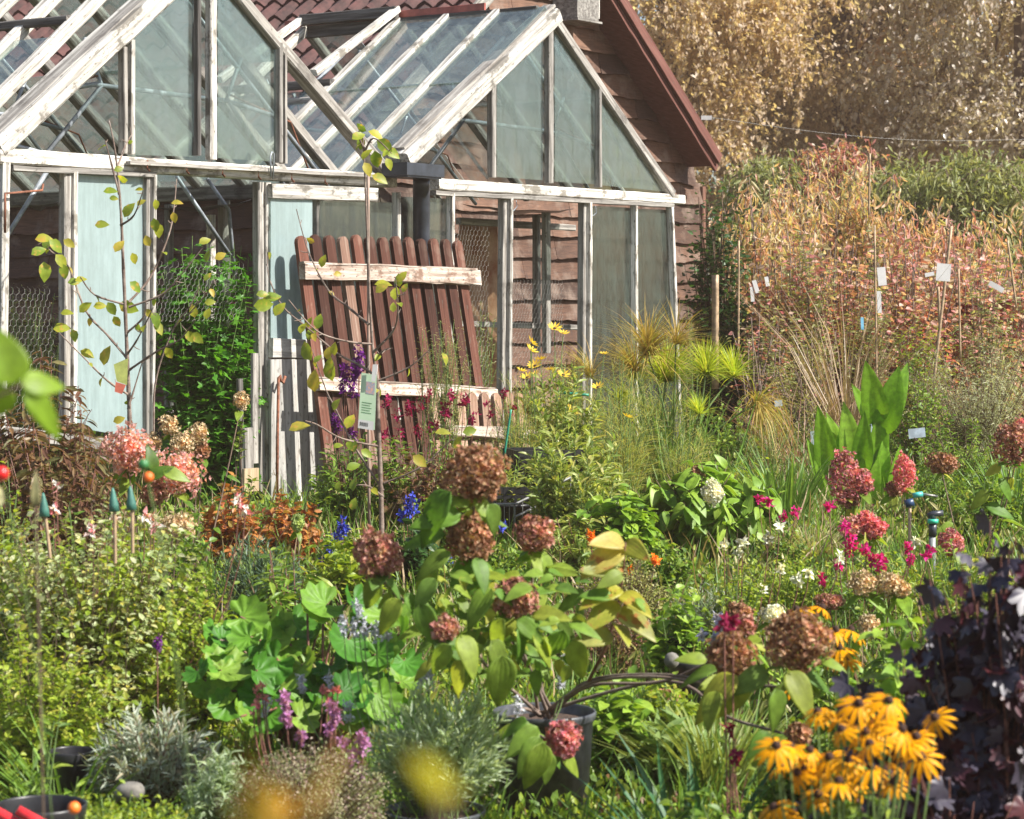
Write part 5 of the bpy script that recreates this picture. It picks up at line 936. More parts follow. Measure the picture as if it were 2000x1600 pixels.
hyd_plant('pink frothy hydrangea behind the green cane caps', (300, 1010, 9.6), [(250, 878, 9.4, 46, F_salmon, (1, 1, .9)), (345, 925, 9.5, 46, F_salmon, (1.1, 1, .95)), (300, 965, 9.5, 22, F_dusk), (250, 905, 9.5, 26, F_salmon)], [(290, 935, 330, 905, 9.2), (300, 920, 295, 870, 9.3), (318, 920, 370, 930, 9.2)], 9, L_green, .09, 6, seed=11, size=.017)
hyd_plant('fading hydrangea with small cream heads in front of the doorway', (380, 1010, 10.8), [(332, 832, 10.8, 19, F_cream), (388, 848, 10.8, 20, F_cream), (355, 868, 10.7, 22, F_cream), (300, 865, 10.8, 16, F_cream), (470, 783, 11.2, 15, F_cream), (395, 880, 10.8, 15, F_brown)], [], 10, L_green, .07, 7, seed=12, size=.014)
hyd_plant('tan low hydrangea head below the pink frothy ones', (345, 1080, 9.0), [(345, 1025, 8.9, 30, F_cream, (1.1, 1, .8))], [], 9, L_green, .07, 6, seed=13, size=.013)
hyd_plant('small green tufted plant with a lime head between the young tree and the orange shrub', (583, 1060, 10.5), [(582, 1022, 10.4, 14, LM('lime florets', (.30, .42, .12), (.45, .55, .25)), (.8, .8, 1.2))], [], 9, L_lime, .07, 6, seed=14, size=.012)
for i, (x, y, yb, nm) in enumerate(((256, 952, 1080, 'green rubber cap on the cane under the pink frothy flowers'), (222, 955, 1100, 'green rubber cap left of the sharpest one'), (86, 965, 1090, 'green rubber cap leaning at the left'))):
    Y = 7.9; root = thing('capped_cane', nm, 'cane', W(x, yb, Y), 'canes with green caps'); m = MB(); m.tube([W(x+(12 if i == 2 else 3), yb, Y), W(x+2, y+38, Y)], .006, 8); m.build('cane_shaft', M_cane, root); m = MB(); a = W(x+1, y+44, Y); b = W(x-2, y-2, Y)
    m.tube([a, a+(b-a)*.3, a+(b-a)*.85, b], [.018, .016, .007, .003], 10); m.build('cane_cap', M_teal, root, True)
# lavender like grey mounds of the mid ground
bush('lavender', 'dark grey green lavender mound left of the young tree foot', 'lavender', 500, 10.2, 1030, 200, T_nar, .05, 220, 30, LM('blue green needles', (.07, .13, .08), (.11, .18, .11), (.05, .09, .06)), M_stemg, hmin=.3, u0=.15, fwd=1.4)
bush('leafy_perennial', 'arching lance leaved plant above the pleated leaves', 'plant', 560, 9.6, 1040, 220, T_lan, .09, 50, 22, L_green, M_stemr, hmin=.4, u0=.3, droop=.4)
bush('leafy_perennial', 'leafy low plant under the young tree, yellow tips', 'plant', 680, 10.6, 1020, 190, T_ov, .06, 70, 22, L_lime, M_stemg, hmin=.3, u0=.2)
bush('leafy_perennial', 'dark leaved low plant under the bright blue sage', 'plant', 800, 11.2, 1010, 170, T_ov, .06, 60, 22, L_deep, M_stemg, hmin=.3, u0=.2)
bush('leafy_perennial', 'green ovate leaved plant left of the white headed hydrangea bush', 'plant', 1210, 11.4, 930, 170, T_ov3, .09, 60, 18, L_hydr, M_stemg, hmin=.4, u0=.25, droop=.3, fwd=.6)
bush('leafy_perennial', 'yellow green willowy plant in front of the wire trolley', 'plant', 1120, 11.3, 980, 190, T_lan, .08, 60, 20, L_heli, M_stemr, hmin=.3, u0=.2)
bush('heather_mound', 'rusty pink fine leaved mound in the gap between hydrangeas', 'shrub', 1180, 9.6, 1140, 240, T_tiny, .018, 260, 50, LM('rusty tiny leaves', (.20, .13, .06), (.28, .12, .09), (.16, .17, .05), (.34, .20, .15)), M_twig, hmin=.3, u0=.2, jit=.015)
bush('heather_mound', 'olive fine leaved mound under the white headed hydrangea bush', 'shrub', 1220, 10.2, 1070, 200, T_tiny, .02, 240, 46, L_weed, M_twig, hmin=.3, u0=.2, jit=.015)
bush('grey_shrub', 'grey green fine leaved mound left of the white flower heads', 'shrub', 1390, 9.8, 1130, 180, T_nar, .035, 160, 46, L_grey, M_stemg, hmin=.3, u0=.1, fwd=1.2, jit=.01)
bush('leafy_perennial', 'fine lime leaved plant with white specks at the centre right', 'plant', 1550, 10.4, 1080, 260, T_ov, .03, 190, 40, L_lime, M_stemg, hmin=.3, u0=.1, jit=.015)
bush('leafy_perennial', 'fine green plant under the magenta sage', 'plant', 1720, 10.6, 1070, 220, T_lan, .05, 120, 30, L_lime, M_stemg, hmin=.3, u0=.1)
bush('leafy_perennial', 'lime leaved plant behind the dark purple shrub', 'plant', 1900, 9.6, 1040, 260, T_lan, .06, 130, 26, L_lime, M_stemg, hmin=.3, u0=.1)
blades('grass_clump', 'upright grass blades below the sprinkler', 'grass', 1800, 10.9, 1050, 260, T_blade, 160, L_grass, .2, .4)
sage('lilac flowered catmint behind the right hand brown heads', 1410, 8.9, 1190, 90, [(1400, 1210, 8), (1403, 1235, 8), (1395, 1250, 7), (1370, 1240, 6)], LM('pale lilac specks', (.40, .38, .56), (.50, .48, .62)), L_grey, ns=40, nl=30, T=T_nar)
for i, (px, Y, top, w, T, ll, lm, lb) in enumerate((
    (1470, 13.4, 880, 120, T_lan, .05, L_lime, 'small lime weed between papyrus and iris'), (1610, 14.6, 800, 170, T_nar, .035, L_weed, 'fine olive weed left of the broad leaved plant'), (1500, 14.8, 770, 160, T_nar, .035, L_weed, 'fine olive weed behind the iris fan'),
    (1830, 13.2, 860, 190, T_lan, .05, L_green, 'green weed right of the broad leaved plant'), (1930, 12.4, 900, 180, T_ov, .05, L_green, 'green weed below the grey green shrub'), (1560, 17.4, 760, 220, T_ov, .04, L_weed, 'olive weed at the foot of the straw grass'),
    (1720, 16.4, 790, 220, T_lan, .05, L_green, 'green weed at the foot of the bare canes'), (1430, 16.5, 770, 150, T_ov, .05, L_green, 'green weed behind the mop heads'), (1950, 14.6, 830, 200, T_lan, .05, L_lime, 'lime weed at the right edge behind the iris blades'),
    (20, 9.4, 890, 130, T_ov, .035, L_lime, 'lime leaved tuft at the left edge under the bronze shrubs'), (330, 10.2, 960, 180, T_ov, .05, L_green, 'green leaved tuft below the cream heads'), (150, 9.8, 960, 220, T_ov, .045, L_green, 'green tuft between bronze shrub and green caps'),
    (1290, 10.9, 1040, 130, T_ov, .05, L_green, 'green tuft right of the orange flowers'), (950, 10.9, 1050, 190, T_ov, .05, L_green, 'green tuft behind the lower brown flower head'), (870, 11.9, 950, 170, T_ov, .055, L_green, 'green tuft left of the big brown flower head'),
    (1330, 9.2, 1150, 140, T_ov3, .06, L_hydr, 'green tuft above the dark pots in the middle'), (1290, 8.2, 1290, 160, T_ov, .045, L_lime, 'lime tuft beside the round stone disc'), (1600, 8.8, 1200, 180, T_ov, .045, L_green, 'green tuft behind the yellow daisies'))):
    bush('weed', lb, 'weed', px, Y, top, w, T, ll, 70, 26, lm, M_stemg, 'self sown weeds', hmin=.2, u0=.1, jit=.012)

# ================================================================== FOREGROUND
sage('big small leaved sage bush with white and red lipped flowers filling the left', 190, 8.3, 985, 500, [(110, 948, 13), (180, 1035, 14), (190, 1165, 15), (125, 1190, 13), (220, 1013, 12), (283, 1010, 12), (296, 1010, 11), (301, 1028, 11), (468, 978, 12), (105, 995, 9), (480, 995, 8), (130, 1210, 8), (75, 1130, 8)], F_redw, L_lime, nl=44, ns=330, ll=.038, fs=.024, nm='sage_bush', sr=.0025, sm=M_twig, flat=.35, hmin=.15, u0=.1, jit=.012, fwd=.4, T=T_ov, spike=4, spread=.8)
bush('sage_bush', 'paler grey green shoots rising through the big sage bush', 'sage', 170, 8.2, 955, 470, T_ov, .034, 240, 40, LM('pale grey green small leaves', (.32, .40, .16), (.42, .48, .24), (.26, .35, .10), (.50, .52, .32), (.52, .46, .08), trans=.4), M_twig, sr=.0025, hmin=.25, u0=.1, flat=.25, jit=.012, fwd=.4)
bush('sage_bush', 'low dense skirt of small leaves at the bottom left edge', 'sage', 60, 7.7, 1180, 420, T_ov, .036, 160, 40, L_lime, M_twig, hmin=.1, u0=.1, flat=.5, jit=.012, sr=.002)
bush('sage_bush', 'loose shoots of small leaves between the big sage and the pleated leaves', 'sage', 400, 8.5, 1080, 170, T_ov, .038, 90, 40, L_lime, M_twig, sr=.0025, hmin=.3, u0=.15, jit=.012)
sage('single violet flower standing before the big sage bush', 308, 7.6, 1290, 30, [(307, 1258, 13)], F_vio, L_green, ns=3, nl=8, spike=14, fs=.014)
root = thing('pleated_leaf_plant', 'big clump of round pleated bright green leaves left of the pot', 'plant', (W(600, 900, 8.1)[0], 8.1, 0)); rng = np.random.default_rng(61); m = MB(); s = MB(); b = np.array(root.location)
spots = [(470, 1205, 100), (520, 1225, 110), (560, 1250, 120), (600, 1190, 90), (640, 1180, 100), (690, 1170, 100), (720, 1200, 100), (620, 1240, 110), (540, 1290, 120), (590, 1300, 110), (470, 1270, 110), (440, 1240, 80), (680, 1250, 110), (730, 1260, 100), (500, 1310, 90), (650, 1300, 100), (430, 1310, 100), (400, 1330, 90), (760, 1200, 90), (780, 1240, 90), (700, 1320, 90), (450, 1350, 90), (520, 1360, 80), (470, 1400, 70), (600, 1370, 90), (740, 1330, 80), (790, 1290, 80), (570, 1210, 90), (385, 1310, 60)]
spots += [(rng.uniform(420, 790), rng.uniform(1230, 1400), 80) for _ in range(44)]
for (px, py, w_) in spots:
    yy = 8.1-.35+(1400-py)/220*.45+rng.uniform(-.12, .12); c = W(px, py, yy); sz = w_/FPX*yy*rng.uniform(.62, 1.0); N = nrm(np.array([rng.normal(.1, .5), -.6+rng.normal(0, .4), .8])); d = nrm(np.cross(N, rng.normal(0, 1, 3))); d = d*(1 if d[2] < 0 else -1); m.inst(T_fan, frames(d[None], N[None])*sz, c[None])
    s.tube(bez(b+rng.normal(0, .05, 3)*np.array([1, 1, 0]), np.array([b[0]*.5+c[0]*.5, b[1], c[2]]), c, np.linspace(0, 1, 7)), np.linspace(.006, .004, 7), 6)
m.build('leaf', L_fan, root, True); s.build('leaf_stalk', M_stemr, root)
# grey sage mound and lavender
bush('lavender', 'silver grey woody lavender mound at the lower left', 'lavender', 300, 7.3, 1385, 280, T_nar, .06, 150, 26, L_grey, M_twig, hmin=.35, u0=.35, fwd=1.3, sr=.004, base=.12)
bush('leafy_perennial', 'thin green weeds at the lower left corner', 'weed', 90, 6.9, 1370, 220, T_lan, .06, 26, 18, L_green, M_stemg, hmin=.2, u0=.1, base=0)
blades('grass_clump', 'green grass tuft between the sage bush and the grey lavender', 'grass', 130, 7.3, 1370, 120, T_blade, 90, L_grass, .5, .5)
def pot(label, px, py, Y, w, h, mat, taper=.75, rim=.014, soil=.03, nm='plant_pot', grp='plant pots'):
    c = W(px, py, Y); R = w/2/FPX*Y; root = thing(nm, label, 'pot', c-UP*h, grp); m = MB(); m.lathe(c, [(0, -h), (R*taper, -h), (R*.94, -rim*2.4), (R*.97, -rim*2.2), (R*.985, -rim*1.6), (R, -rim), (R, -rim*.35), (R*.985, 0), (R*.965, 0), (R*.95, -rim*.4), (R*.93, -rim*3), (R*.90, -soil-.02)], 48); m.build('pot_wall', mat, root, True)
    m = MB(); rg = np.random.default_rng(4); m.lathe(c, [(0, -soil+.004), (R*.5, -soil+.006), (R*.93, -soil)], 32); m.build('pot_soil', M_soil, root); return root
pot('large dark grey pot holding the brown headed hydrangea', 1063, 1388, 7.6, 205, .42, M_pot, .80, .013, .035)
pot('dark pot under the feathery lavender at the bottom edge', 850, 1580, 7.0, 200, .30, M_pot, .8, .01, .02)
pot('black pot in the shade behind the pink pompom', 1328, 1240, 9.2, 54, .16, M_dark, .85)
pot('black pot at the foot of the right hand brown heads', 1345, 1290, 8.7, 80, .18, M_dark, .85)
pot('black pot in the lower left shadow', 140, 1465, 7.4, 90, .2, M_dark, .85)
pot('wide black tub at the lower left corner', 80, 1570, 6.2, 180, .18, M_dark, .85, soil=.08)
pot('small terracotta pot behind the branches of the big pot', 1300, 1350, 8.6, 60, .14, M_terra, .8)
rt = bush('lavender', 'feathery green lavender overflowing its pot at the bottom', 'lavender', 855, 7.0, 1340, 300, T_nar, .055, 230, 26, L_lav, M_stemg, base=-.02+W(850, 1580, 7.0)[2], hmin=.35, u0=.2, fwd=1.7, flat=.5, sr=.0025, jit=.004)[0]
for i, (x, y) in enumerate(((700, 1185), (692, 1225), (672, 1222), (712, 1228), (735, 1235), (822, 1325), (838, 1330), (642, 1330), (680, 1390), (520, 1385), (1108, 1300), (1095, 1325), (1010, 1380), (590, 1335), (755, 1230), (895, 1365))):
    Y = 7.2; c = W(x, y, Y); m = MB(); rng = np.random.default_rng(700+i); n = 26; P = c+np.stack([rng.normal(0, .006, n), rng.normal(0, .006, n), rng.uniform(-.03, .03, n)], -1); m.inst(T_lip, frames(rng.normal(0, 1, (n, 3)), rng.normal(0, 1, (n, 3)))*(.012*rng.uniform(.7, 1.2, n))[:, None, None], P)
    m.build('flower_spike', LM('grey lilac buds %d' % i, (.42, .44, .50), (.55, .56, .60), (.34, .34, .42), trans=.1), rt); m = MB(); e = np.array(rt.location); m.tube(bez(np.array([e[0]*.7+c[0]*.3, e[1], e[2]]), np.array([c[0], c[1], (c[2]+e[2])/2]), c-UP*.02, np.linspace(0, 1, 8)), .0018, 5); m.build('flower_stem', M_stemg, rt)
sage('pink purple flower spikes in front of the pleated leaves', 640, 6.8, 1430, 230, [(555, 1365, 12), (558, 1385, 11), (560, 1410, 9), (650, 1385, 14), (655, 1400, 14), (645, 1425, 13), (585, 1440, 11), (705, 1440, 13), (710, 1460, 12), (670, 1450, 14), (690, 1475, 14), (660, 1490, 11), (680, 1500, 12), (700, 1520, 12), (670, 1540, 12), (720, 1590, 13)], F_lilac, L_weed, ns=90, nl=40, ll=.014, fs=.016, spike=16, T=T_tiny, sm=M_stemr, base=.15)
sage('coral bell flowers on thin stalks in the shade of the pleated leaves', 580, 7.1, 1440, 120, [(500, 1348, 6), (512, 1340, 6), (505, 1360, 6), (518, 1365, 6), (502, 1375, 6), (630, 1345, 6), (640, 1355, 7), (650, 1350, 6), (645, 1370, 6), (660, 1345, 5), (495, 1392, 5)], F_coral, L_deep, ns=20, nl=10, fs=.013, spike=5, sm=M_stemr, base=.1)
bush('thyme_mound', 'tiny leaved cream and pink thyme mound at the bottom', 'thyme', 600, 6.6, 1450, 330, T_tiny, .013, 330, 70, LM('cream tiny leaves', (.28, .30, .14), (.40, .38, .22), (.18, .22, .08), (.46, .32, .30), (.22, .26, .10)), M_twig, hmin=.4, u0=.4, jit=.012, base=.15)
bush('thyme_mound', 'lime tiny leaved mound at the bottom left', 'thyme', 230, 6.5, 1540, 330, T_ov, .022, 120, 36, L_lime, M_stemg, hmin=.4, u0=.3, jit=.012, base=.12)
bush('thyme_mound', 'grey green trailing tuft right of the thyme mound', 'thyme', 420, 6.9, 1450, 150, T_nar, .04, 90, 26, L_lav, M_stemg, hmin=.4, u0=.3, base=.15)
for i, (x, y, w_, h_) in enumerate(((255, 1548, 60, 40), (420, 1565, 70, 46))):
    Y = 6.9; c = W(x, y, Y); m = MB(); rng = np.random.default_rng(800+i); q = MB(); a = np.linspace(0, math.pi, 9); q.lathe(np.zeros(3), [(w_/2/FPX*Y*math.sin(t)+.0005, h_/2/FPX*Y*math.cos(t)) for t in a], 16); V = np.concatenate(q.v)*(1+.10*np.sin(np.concatenate(q.v)*90+i)); m.raw(V+c, q.q[0]); 
    tag(m.build('stone', M_stone, smooth=True), ('rounded grey stone in the weeds at the lower left', 'ridged grey stone beside the orange blur')[i], 'stone', 'stones in the bed')
m = MB(); c = W(35, 1612, 5.9)
for k in range(2): m.tube([c+np.array([-.06+.06*k, 0, .04]), c+np.array([.02+.06*k, .02, -.02]), c+np.array([.09+.05*k, .0, -.08])], [.012, .02, .022], 10)
tag(m.build('red_tool_handle', plain('red plastic', (.62, .03, .035), .35), smooth=True), 'bright red plastic handle in the tub at the lower left corner', 'handle')
m = MB(); q = MB(); a = np.linspace(0, math.pi, 7); q.lathe(W(1312, 1290, 8.5), [(.028*math.sin(t)+.0005, .030*math.cos(t)) for t in a], 16); q.build('shell', M_stone, smooth=True); tag(bpy.data.objects['shell'], 'round pale ribbed disc among the pots in the middle', 'stone')

# ---- the big potted hydrangea
PB = W(1063, 1398, 7.6); base_px = (1063, 1398, 7.6)
def big_hyd():
    rng = np.random.default_rng(990); root = thing('hydrangea_plant', 'large potted hydrangea with brown pink ball heads and arching woody branches', 'hydrangea', PB); m = MB()
    H = [(930, 925, 6.9, 60, F_brown, [(1030, 1300), (960, 1180), (925, 1050)]), (918, 1050, 7.0, 48, F_brown, [(1035, 1310), (985, 1200), (930, 1120)]), (1045, 1042, 7.3, 36, F_dusk, [(1050, 1300), (1040, 1180), (1040, 1100)]), (740, 1082, 6.9, 46, F_dusk, [(980, 1330), (880, 1230), (770, 1160)]),
         (1008, 1168, 6.8, 40, F_dusk, [(1045, 1330), (1020, 1270), (1008, 1220)]), (868, 1228, 6.7, 26, F_dusk, [(990, 1340), (920, 1300), (885, 1260)]), (1100, 1445, 6.9, 40, F_pink, [(1020, 1385), (1010, 1420), (1060, 1440)]), (1425, 1280, 6.7, 48, F_brown, [(1150, 1335), (1270, 1322), (1400, 1335)]),
         (1562, 1250, 6.5, 62, F_brown, [(1150, 1330), (1280, 1318), (1400, 1330), (1540, 1340)]), (1450, 1222, 7.0, 22, F_dusk, [(1150, 1340), (1300, 1330), (1440, 1260)]), (1560, 1435, 6.6, 22, F_brown, [(1300, 1330), (1420, 1400), (1520, 1430)])]
    for (px, py, Y, r, mat, via) in H:
        head(root, px, py, Y, r*(.88 if mat is F_pink else 1), mat, .0175 if r > 30 else .015, sq=(1, 1, .96)); c = W(px, py+r*.7, Y); n = len(via); pts = [PB+rng.normal(0, .02, 3)*np.array([1, 1, 0])]+[W(x, y, 7.6+(Y-7.6)*(i+1)/(n+1)) for i, (x, y) in enumerate(via)]+[c]
        P = np.array(pts); D = []
        for i in range(len(P)-1):
            p0 = P[max(i-1, 0)]; p1 = P[i]; p2 = P[i+1]; p3 = P[min(i+2, len(P)-1)]
            for j in range(5): u = j/5; D.append(.5*((2*p1)+(-p0+p2)*u+(2*p0-5*p1+4*p2-p3)*u*u+(-p0+3*p1-3*p2+p3)*u**3))
        D.append(P[-1]); D = np.array(D); s = MB(); s.tube(D, np.linspace(.0065, .0035, len(D)), 7); s.build('branch', M_bark, root, True)
        far = px > 1350
        n = 8 if far else 13; u = np.linspace(.80 if far else .42, .985, n)*(len(D)-1); i0 = u.astype(int); Pp = D[i0]+(D[np.minimum(i0+1, len(D)-1)]-D[i0])*(u-i0)[:, None]
        a = rng.uniform(0, 6.28)+np.arange(n)*(math.pi*.5+.2); d = nrm(np.stack([np.cos(a), np.sin(a)*.7-.15, rng.uniform(-.9, .1, n)], -1)); sz = .098*rng.uniform(.6, 1.15, n); m.inst(T_hyd, frames(d, nrm(UP+np.array([.1, -.5, 0])+rng.normal(0, .3, (n, 3))))*sz[:, None, None], Pp)
    lv = [(880, 960, 790, 1065, 6.8), (900, 1005, 800, 1010, 6.85), (915, 990, 855, 955, 6.85), (955, 985, 985, 1055, 6.85), (880, 1080, 795, 1120, 6.9), (870, 1045, 770, 1050, 7.0), (960, 1150, 900, 1220, 6.8), (1010, 1210, 1070, 1255, 6.7), (985, 1210, 940, 1290, 6.7), (1010, 1220, 1040, 1310, 6.7), (960, 1250, 1000, 1330, 6.65), (900, 1240, 940, 1320, 6.6),
          (1145, 1160, 1060, 1190, 6.9), (1195, 1165, 1135, 1150, 6.9), (1215, 1120, 1170, 1140, 6.9), (1240, 1170, 1285, 1200, 6.9), (1010, 1200, 960, 1170, 6.8), (1040, 1200, 1110, 1190, 6.8), (880, 1260, 830, 1320, 6.6), (780, 1170, 730, 1240, 6.8), (790, 1160, 840, 1215, 6.8), (740, 1130, 700, 1200, 6.85), (980, 1280, 980, 1400, 6.6), (1040, 1240, 1100, 1300, 6.7),
          (1070, 1110, 1120, 1090, 7.1), (1060, 1080, 1090, 1150, 7.1), (935, 1130, 990, 1110, 6.9), (1440, 1320, 1335, 1400, 6.5), (1450, 1330, 1400, 1430, 6.5), (1500, 1310, 1420, 1350, 6.5), (1540, 1310, 1600, 1400, 6.4), (1515, 1345, 1530, 1440, 6.35), (1570, 1320, 1640, 1340, 6.5), (1400, 1310, 1310, 1320, 6.6), (1380, 1290, 1320, 1275, 6.65), (1600, 1290, 1660, 1300, 6.5),
          (1050, 1420, 985, 1470, 6.8), (1055, 1440, 1010, 1520, 6.75), (1070, 1470, 1075, 1540, 6.75), (1060, 1450, 1035, 1560, 6.7), (1030, 1410, 960, 1430, 6.8), (820, 1180, 850, 1270, 6.7), (930, 1210, 880, 1180, 6.8), (1100, 1230, 1060, 1310, 6.75), (1120, 1250, 1140, 1340, 6.8), (1110, 1220, 1180, 1230, 6.8), (905, 1290, 870, 1370, 6.6), (1500, 1430, 1460, 1480, 6.5), (1400, 1350, 1370, 1420, 6.5), (850, 1130, 800, 1190, 6.8), (930, 1090, 960, 1150, 6.8)]
    for _ in range(150):
        x = rng.uniform(830, 1130); y = rng.uniform(1110, 1340)-(abs(x-970)*.1); an = rng.uniform(-.3, math.pi+.3); l = rng.uniform(38, 74); lv.append((x, y, x+l*math.cos(an)*.8, y+l*abs(math.sin(an))*.9-10, rng.uniform(6.7, 7.3)))
    for (bx_, by, tx, ty, yy) in lv:
        a = W(bx_, by, yy); q = W(tx, ty, yy-rng.uniform(-.06, .08)); d = q-a; ln = np.linalg.norm(d)*.92; up = nrm(np.array([rng.normal(.2, .35), -.6, .8])); m.inst(T_hyd, frames(nrm(d)[None], up[None])*ln, a[None])
    m.build('foliage', L_hyd, root, True)
    s = MB(); s.tube([W(1150, 1330, 7.2), W(1185, 1260, 7.1), W(1210, 1170, 7.0), W(1218, 1110, 6.95), W(1222, 1060, 6.9)], [.006, .005, .004, .003, .002], 6); s.build('branch', M_stemr, root, True)
    m = MB()
    for (bx_, by, tx, ty) in ((1218, 1068, 1140, 1105), (1218, 1060, 1170, 1045), (1222, 1060, 1255, 1080), (1215, 1110, 1150, 1100), (1212, 1150, 1140, 1160), (1212, 1160, 1270, 1180), (1205, 1190, 1280, 1225), (1200, 1220, 1240, 1240), (1205, 1175, 1150, 1215), (1195, 1240, 1130, 1240)):
        a = W(bx_, by, 6.95); q = W(tx, ty, 6.85); d = q-a; up = nrm(np.array([rng.normal(.2, .3), -.7, .7])); m.inst(T_hyd, frames(nrm(d)[None], up[None])*np.linalg.norm(d), a[None])
    m.build('yellow_foliage', leafmat('yellowing hydrangea leaves', evenly([(.45, .42, .05), (.35, .38, .05), (.55, .45, .12), (.28, .34, .08)]), spot=(.35, .16, .05), trans=.45), root, True)
big_hyd()
# ---- black eyed daisies and the dark purple shrub
r_, tg, rn = bush('rudbeckia_plant', 'clump of golden black eyed daisies at the lower right', 'plant', 1680, 5.2, 1440, 300, T_lan, .07, 50, 16, L_green, M_stemg, hmin=.4, u0=.3, base=.1)
daisies(r_, [(1597, 1392), (1640, 1398), (1677, 1375), (1735, 1370), (1720, 1402), (1645, 1426), (1542, 1460), (1580, 1466), (1516, 1458), (1827, 1402), (1770, 1452), (1598, 1553), (1672, 1527), (1745, 1530), (1758, 1500), (1638, 1528), (1548, 1590), (1512, 1578), (1605, 1505), (1700, 1455), (1800, 1478), (1690, 1430), (1620, 1480), (1740, 1430), (1570, 1500), (1655, 1485), (1760, 1425), (1700, 1500), (1790, 1440), (1560, 1510), (1525, 1500)], 5.2, .046, T_daisy2, F_yel, .0105, .012, 10, dY=.22, tiltcam=.42)
r_, tg, rn = bush('rudbeckia_plant', 'taller black eyed daisies half hidden behind the big brown flower head', 'plant', 1640, 6.9, 1330, 160, T_lan, .07, 30, 16, L_green, M_stemg, hmin=.4, u0=.3, base=.0)
daisies(r_, [(1605, 1188), (1557, 1192), (1632, 1232), (1662, 1232), (1640, 1268), (1632, 1285), (1655, 1290), (1550, 1345)], 6.9, .050, T_daisy2, F_yel, .0105, .014, 12, dY=.1, tiltcam=.1)
bush('purple_shrub', 'dark purple lobed leaved shrub at the lower right, taller part', 'shrub', 1945, 5.7, 985, 340, T_purp, .090, 170, 15,  L_purple, M_stemr, 'dark purple shrubs', upn=.5, hmin=.12, u0=.1, droop=.9, fwd=.5, flat=.3, sr=.004, smooth=True, base=.0)
bush('purple_shrub', 'dark purple lobed leaved shrub, spreading part behind the black eyed daisies', 'shrub', 1790, 5.9, 1130, 250, T_purp, .078, 60, 14, L_purple, M_stemr, 'dark purple shrubs', upn=.5, hmin=.3, u0=.2, droop=.9, fwd=.5, flat=.4, smooth=True, base=.0)
bush('purple_shrub', 'low dark purple shrub under the black eyed daisies at the bottom edge', 'shrub', 1830, 5.5, 1420, 360, T_purp, .075, 80, 14, L_purple, M_stemr, 'dark purple shrubs', upn=.5, hmin=.3, u0=.2, droop=.7, fwd=.5, flat=.4, smooth=True, base=.0)
bush('purple_shrub', 'low dark purple shrub left of the black eyed daisies', 'shrub', 1540, 5.8, 1500, 170, T_purp, .065, 30, 16, L_purple, M_stemr, 'dark purple shrubs', upn=.5, hmin=.3, u0=.2, droop=.7, fwd=.5, smooth=True, base=.0)
bush('leafy_perennial', 'broad green leaves behind the dark purple shrub', 'plant', 1760, 6.7, 1170, 300, T_ov3, .10, 80, 18, L_hydr, M_stemg, hmin=.3, u0=.2, droop=.4, fwd=.5, base=.0, smooth=True)
bush('leafy_perennial', 'broad green leaves at the right edge behind the purple shrub', 'plant', 1980, 6.9, 1180, 260, T_ov3, .08, 80, 20, L_hydr, M_stemg, hmin=.2, u0=.2, droop=.4, fwd=.5, base=.0)
bush('leafy_perennial', 'green lance leaved plant under the right hand brown heads', 'plant', 1560, 6.9, 1400, 200, T_ov3, .07, 60, 18, L_green, M_stemg, hmin=.2, u0=.1, base=.0)
bush('leafy_perennial', 'pale green lance leaved plant right of the big pot', 'plant', 1310, 7.9, 1400, 250, T_lan, .13, 36, 14, leafmat('pale lance leaves', evenly([(.16, .25, .07), (.24, .32, .11), (.13, .22, .05)]), trans=.35), M_stemg, hmin=.35, u0=.2, fwd=.8, base=.0, smooth=True)
bush('leafy_perennial', 'lush ovate leaves just behind the rim of the big pot', 'plant', 1210, 8.0, 1300, 170, T_ov3, .09, 30, 14, L_hydr, M_stemg, hmin=.4, u0=.3, base=.0, smooth=True)
blades('iris_clump', 'dark green strap leaves rising right of the big pot', 'iris', 1360, 6.8, 1420, 260, T_bladew, 26, LM('blue green straps', (.04, .13, .05), (.06, .17, .06)), .45, .4, base=-.02, wscale=1.1)
blades('grass_clump', 'fine sunlit grass at the right of the pale lance leaves', 'grass', 1400, 7.9, 1340, 300, T_blade, 420, LM('sunlit fine blades', (.20, .26, .06), (.30, .34, .10), (.15, .22, .05)), .5, .5)
bush('leafy_perennial', 'mixed low leaves at the bottom edge right of the big pot', 'plant', 1360, 6.3, 1530, 260, T_ov3, .055, 70, 18, L_green, M_stemg, hmin=.2, u0=.1, base=.0)
sage('wine red blossoms on dark stems left of the black eyed daisies', 1440, 6.5, 1420, 60, [(1425, 1420, 12), (1437, 1480, 11), (1415, 1215, 11), (1432, 1218, 9)], F_wine, L_green, ns=8, nl=10, fs=.022, spike=8, sm=M_stemr, base=.0)
# ---- blurred things near the lens
def sprig(label, b, leaves, Y, lm, st, nm='leaf_sprig'):
    rng = np.random.default_rng(5); root = thing(nm, label, 'leaves', W(*b, Y)); m = MB()
    for (bx_, by, tx, ty, wd) in leaves:
        a = W(bx_, by, Y); q = W(tx, ty, Y-rng.uniform(-.03, .03)); d = q-a; up = nrm(np.array([.3, -.8, .5])+rng.normal(0, .15, 3)); Rm = frames(nrm(d)[None], up[None])*np.linalg.norm(d); Rm[:, :, 1] *= wd; m.inst(T_hyd, Rm, a[None])
    m.build('leaf', lm, root, True); s = MB(); s.tube([W(*p, Y) for p in st], .002, 6); s.build('twig', M_twig, root)
sprig('out of focus bright green leaves entering at the left edge', (-40, 760), [(30, 750, -10, 640, 1.3), (40, 750, 135, 745, 1.0), (45, 760, 140, 850, .8), (20, 755, -40, 830, 1.2), (10, 745, -60, 700, 1.0)], 2.9, LM('blurred lime leaves', (.22, .36, .03), (.28, .42, .04), trans=.55), [(-400, 1200), (-60, 800), (45, 752)])
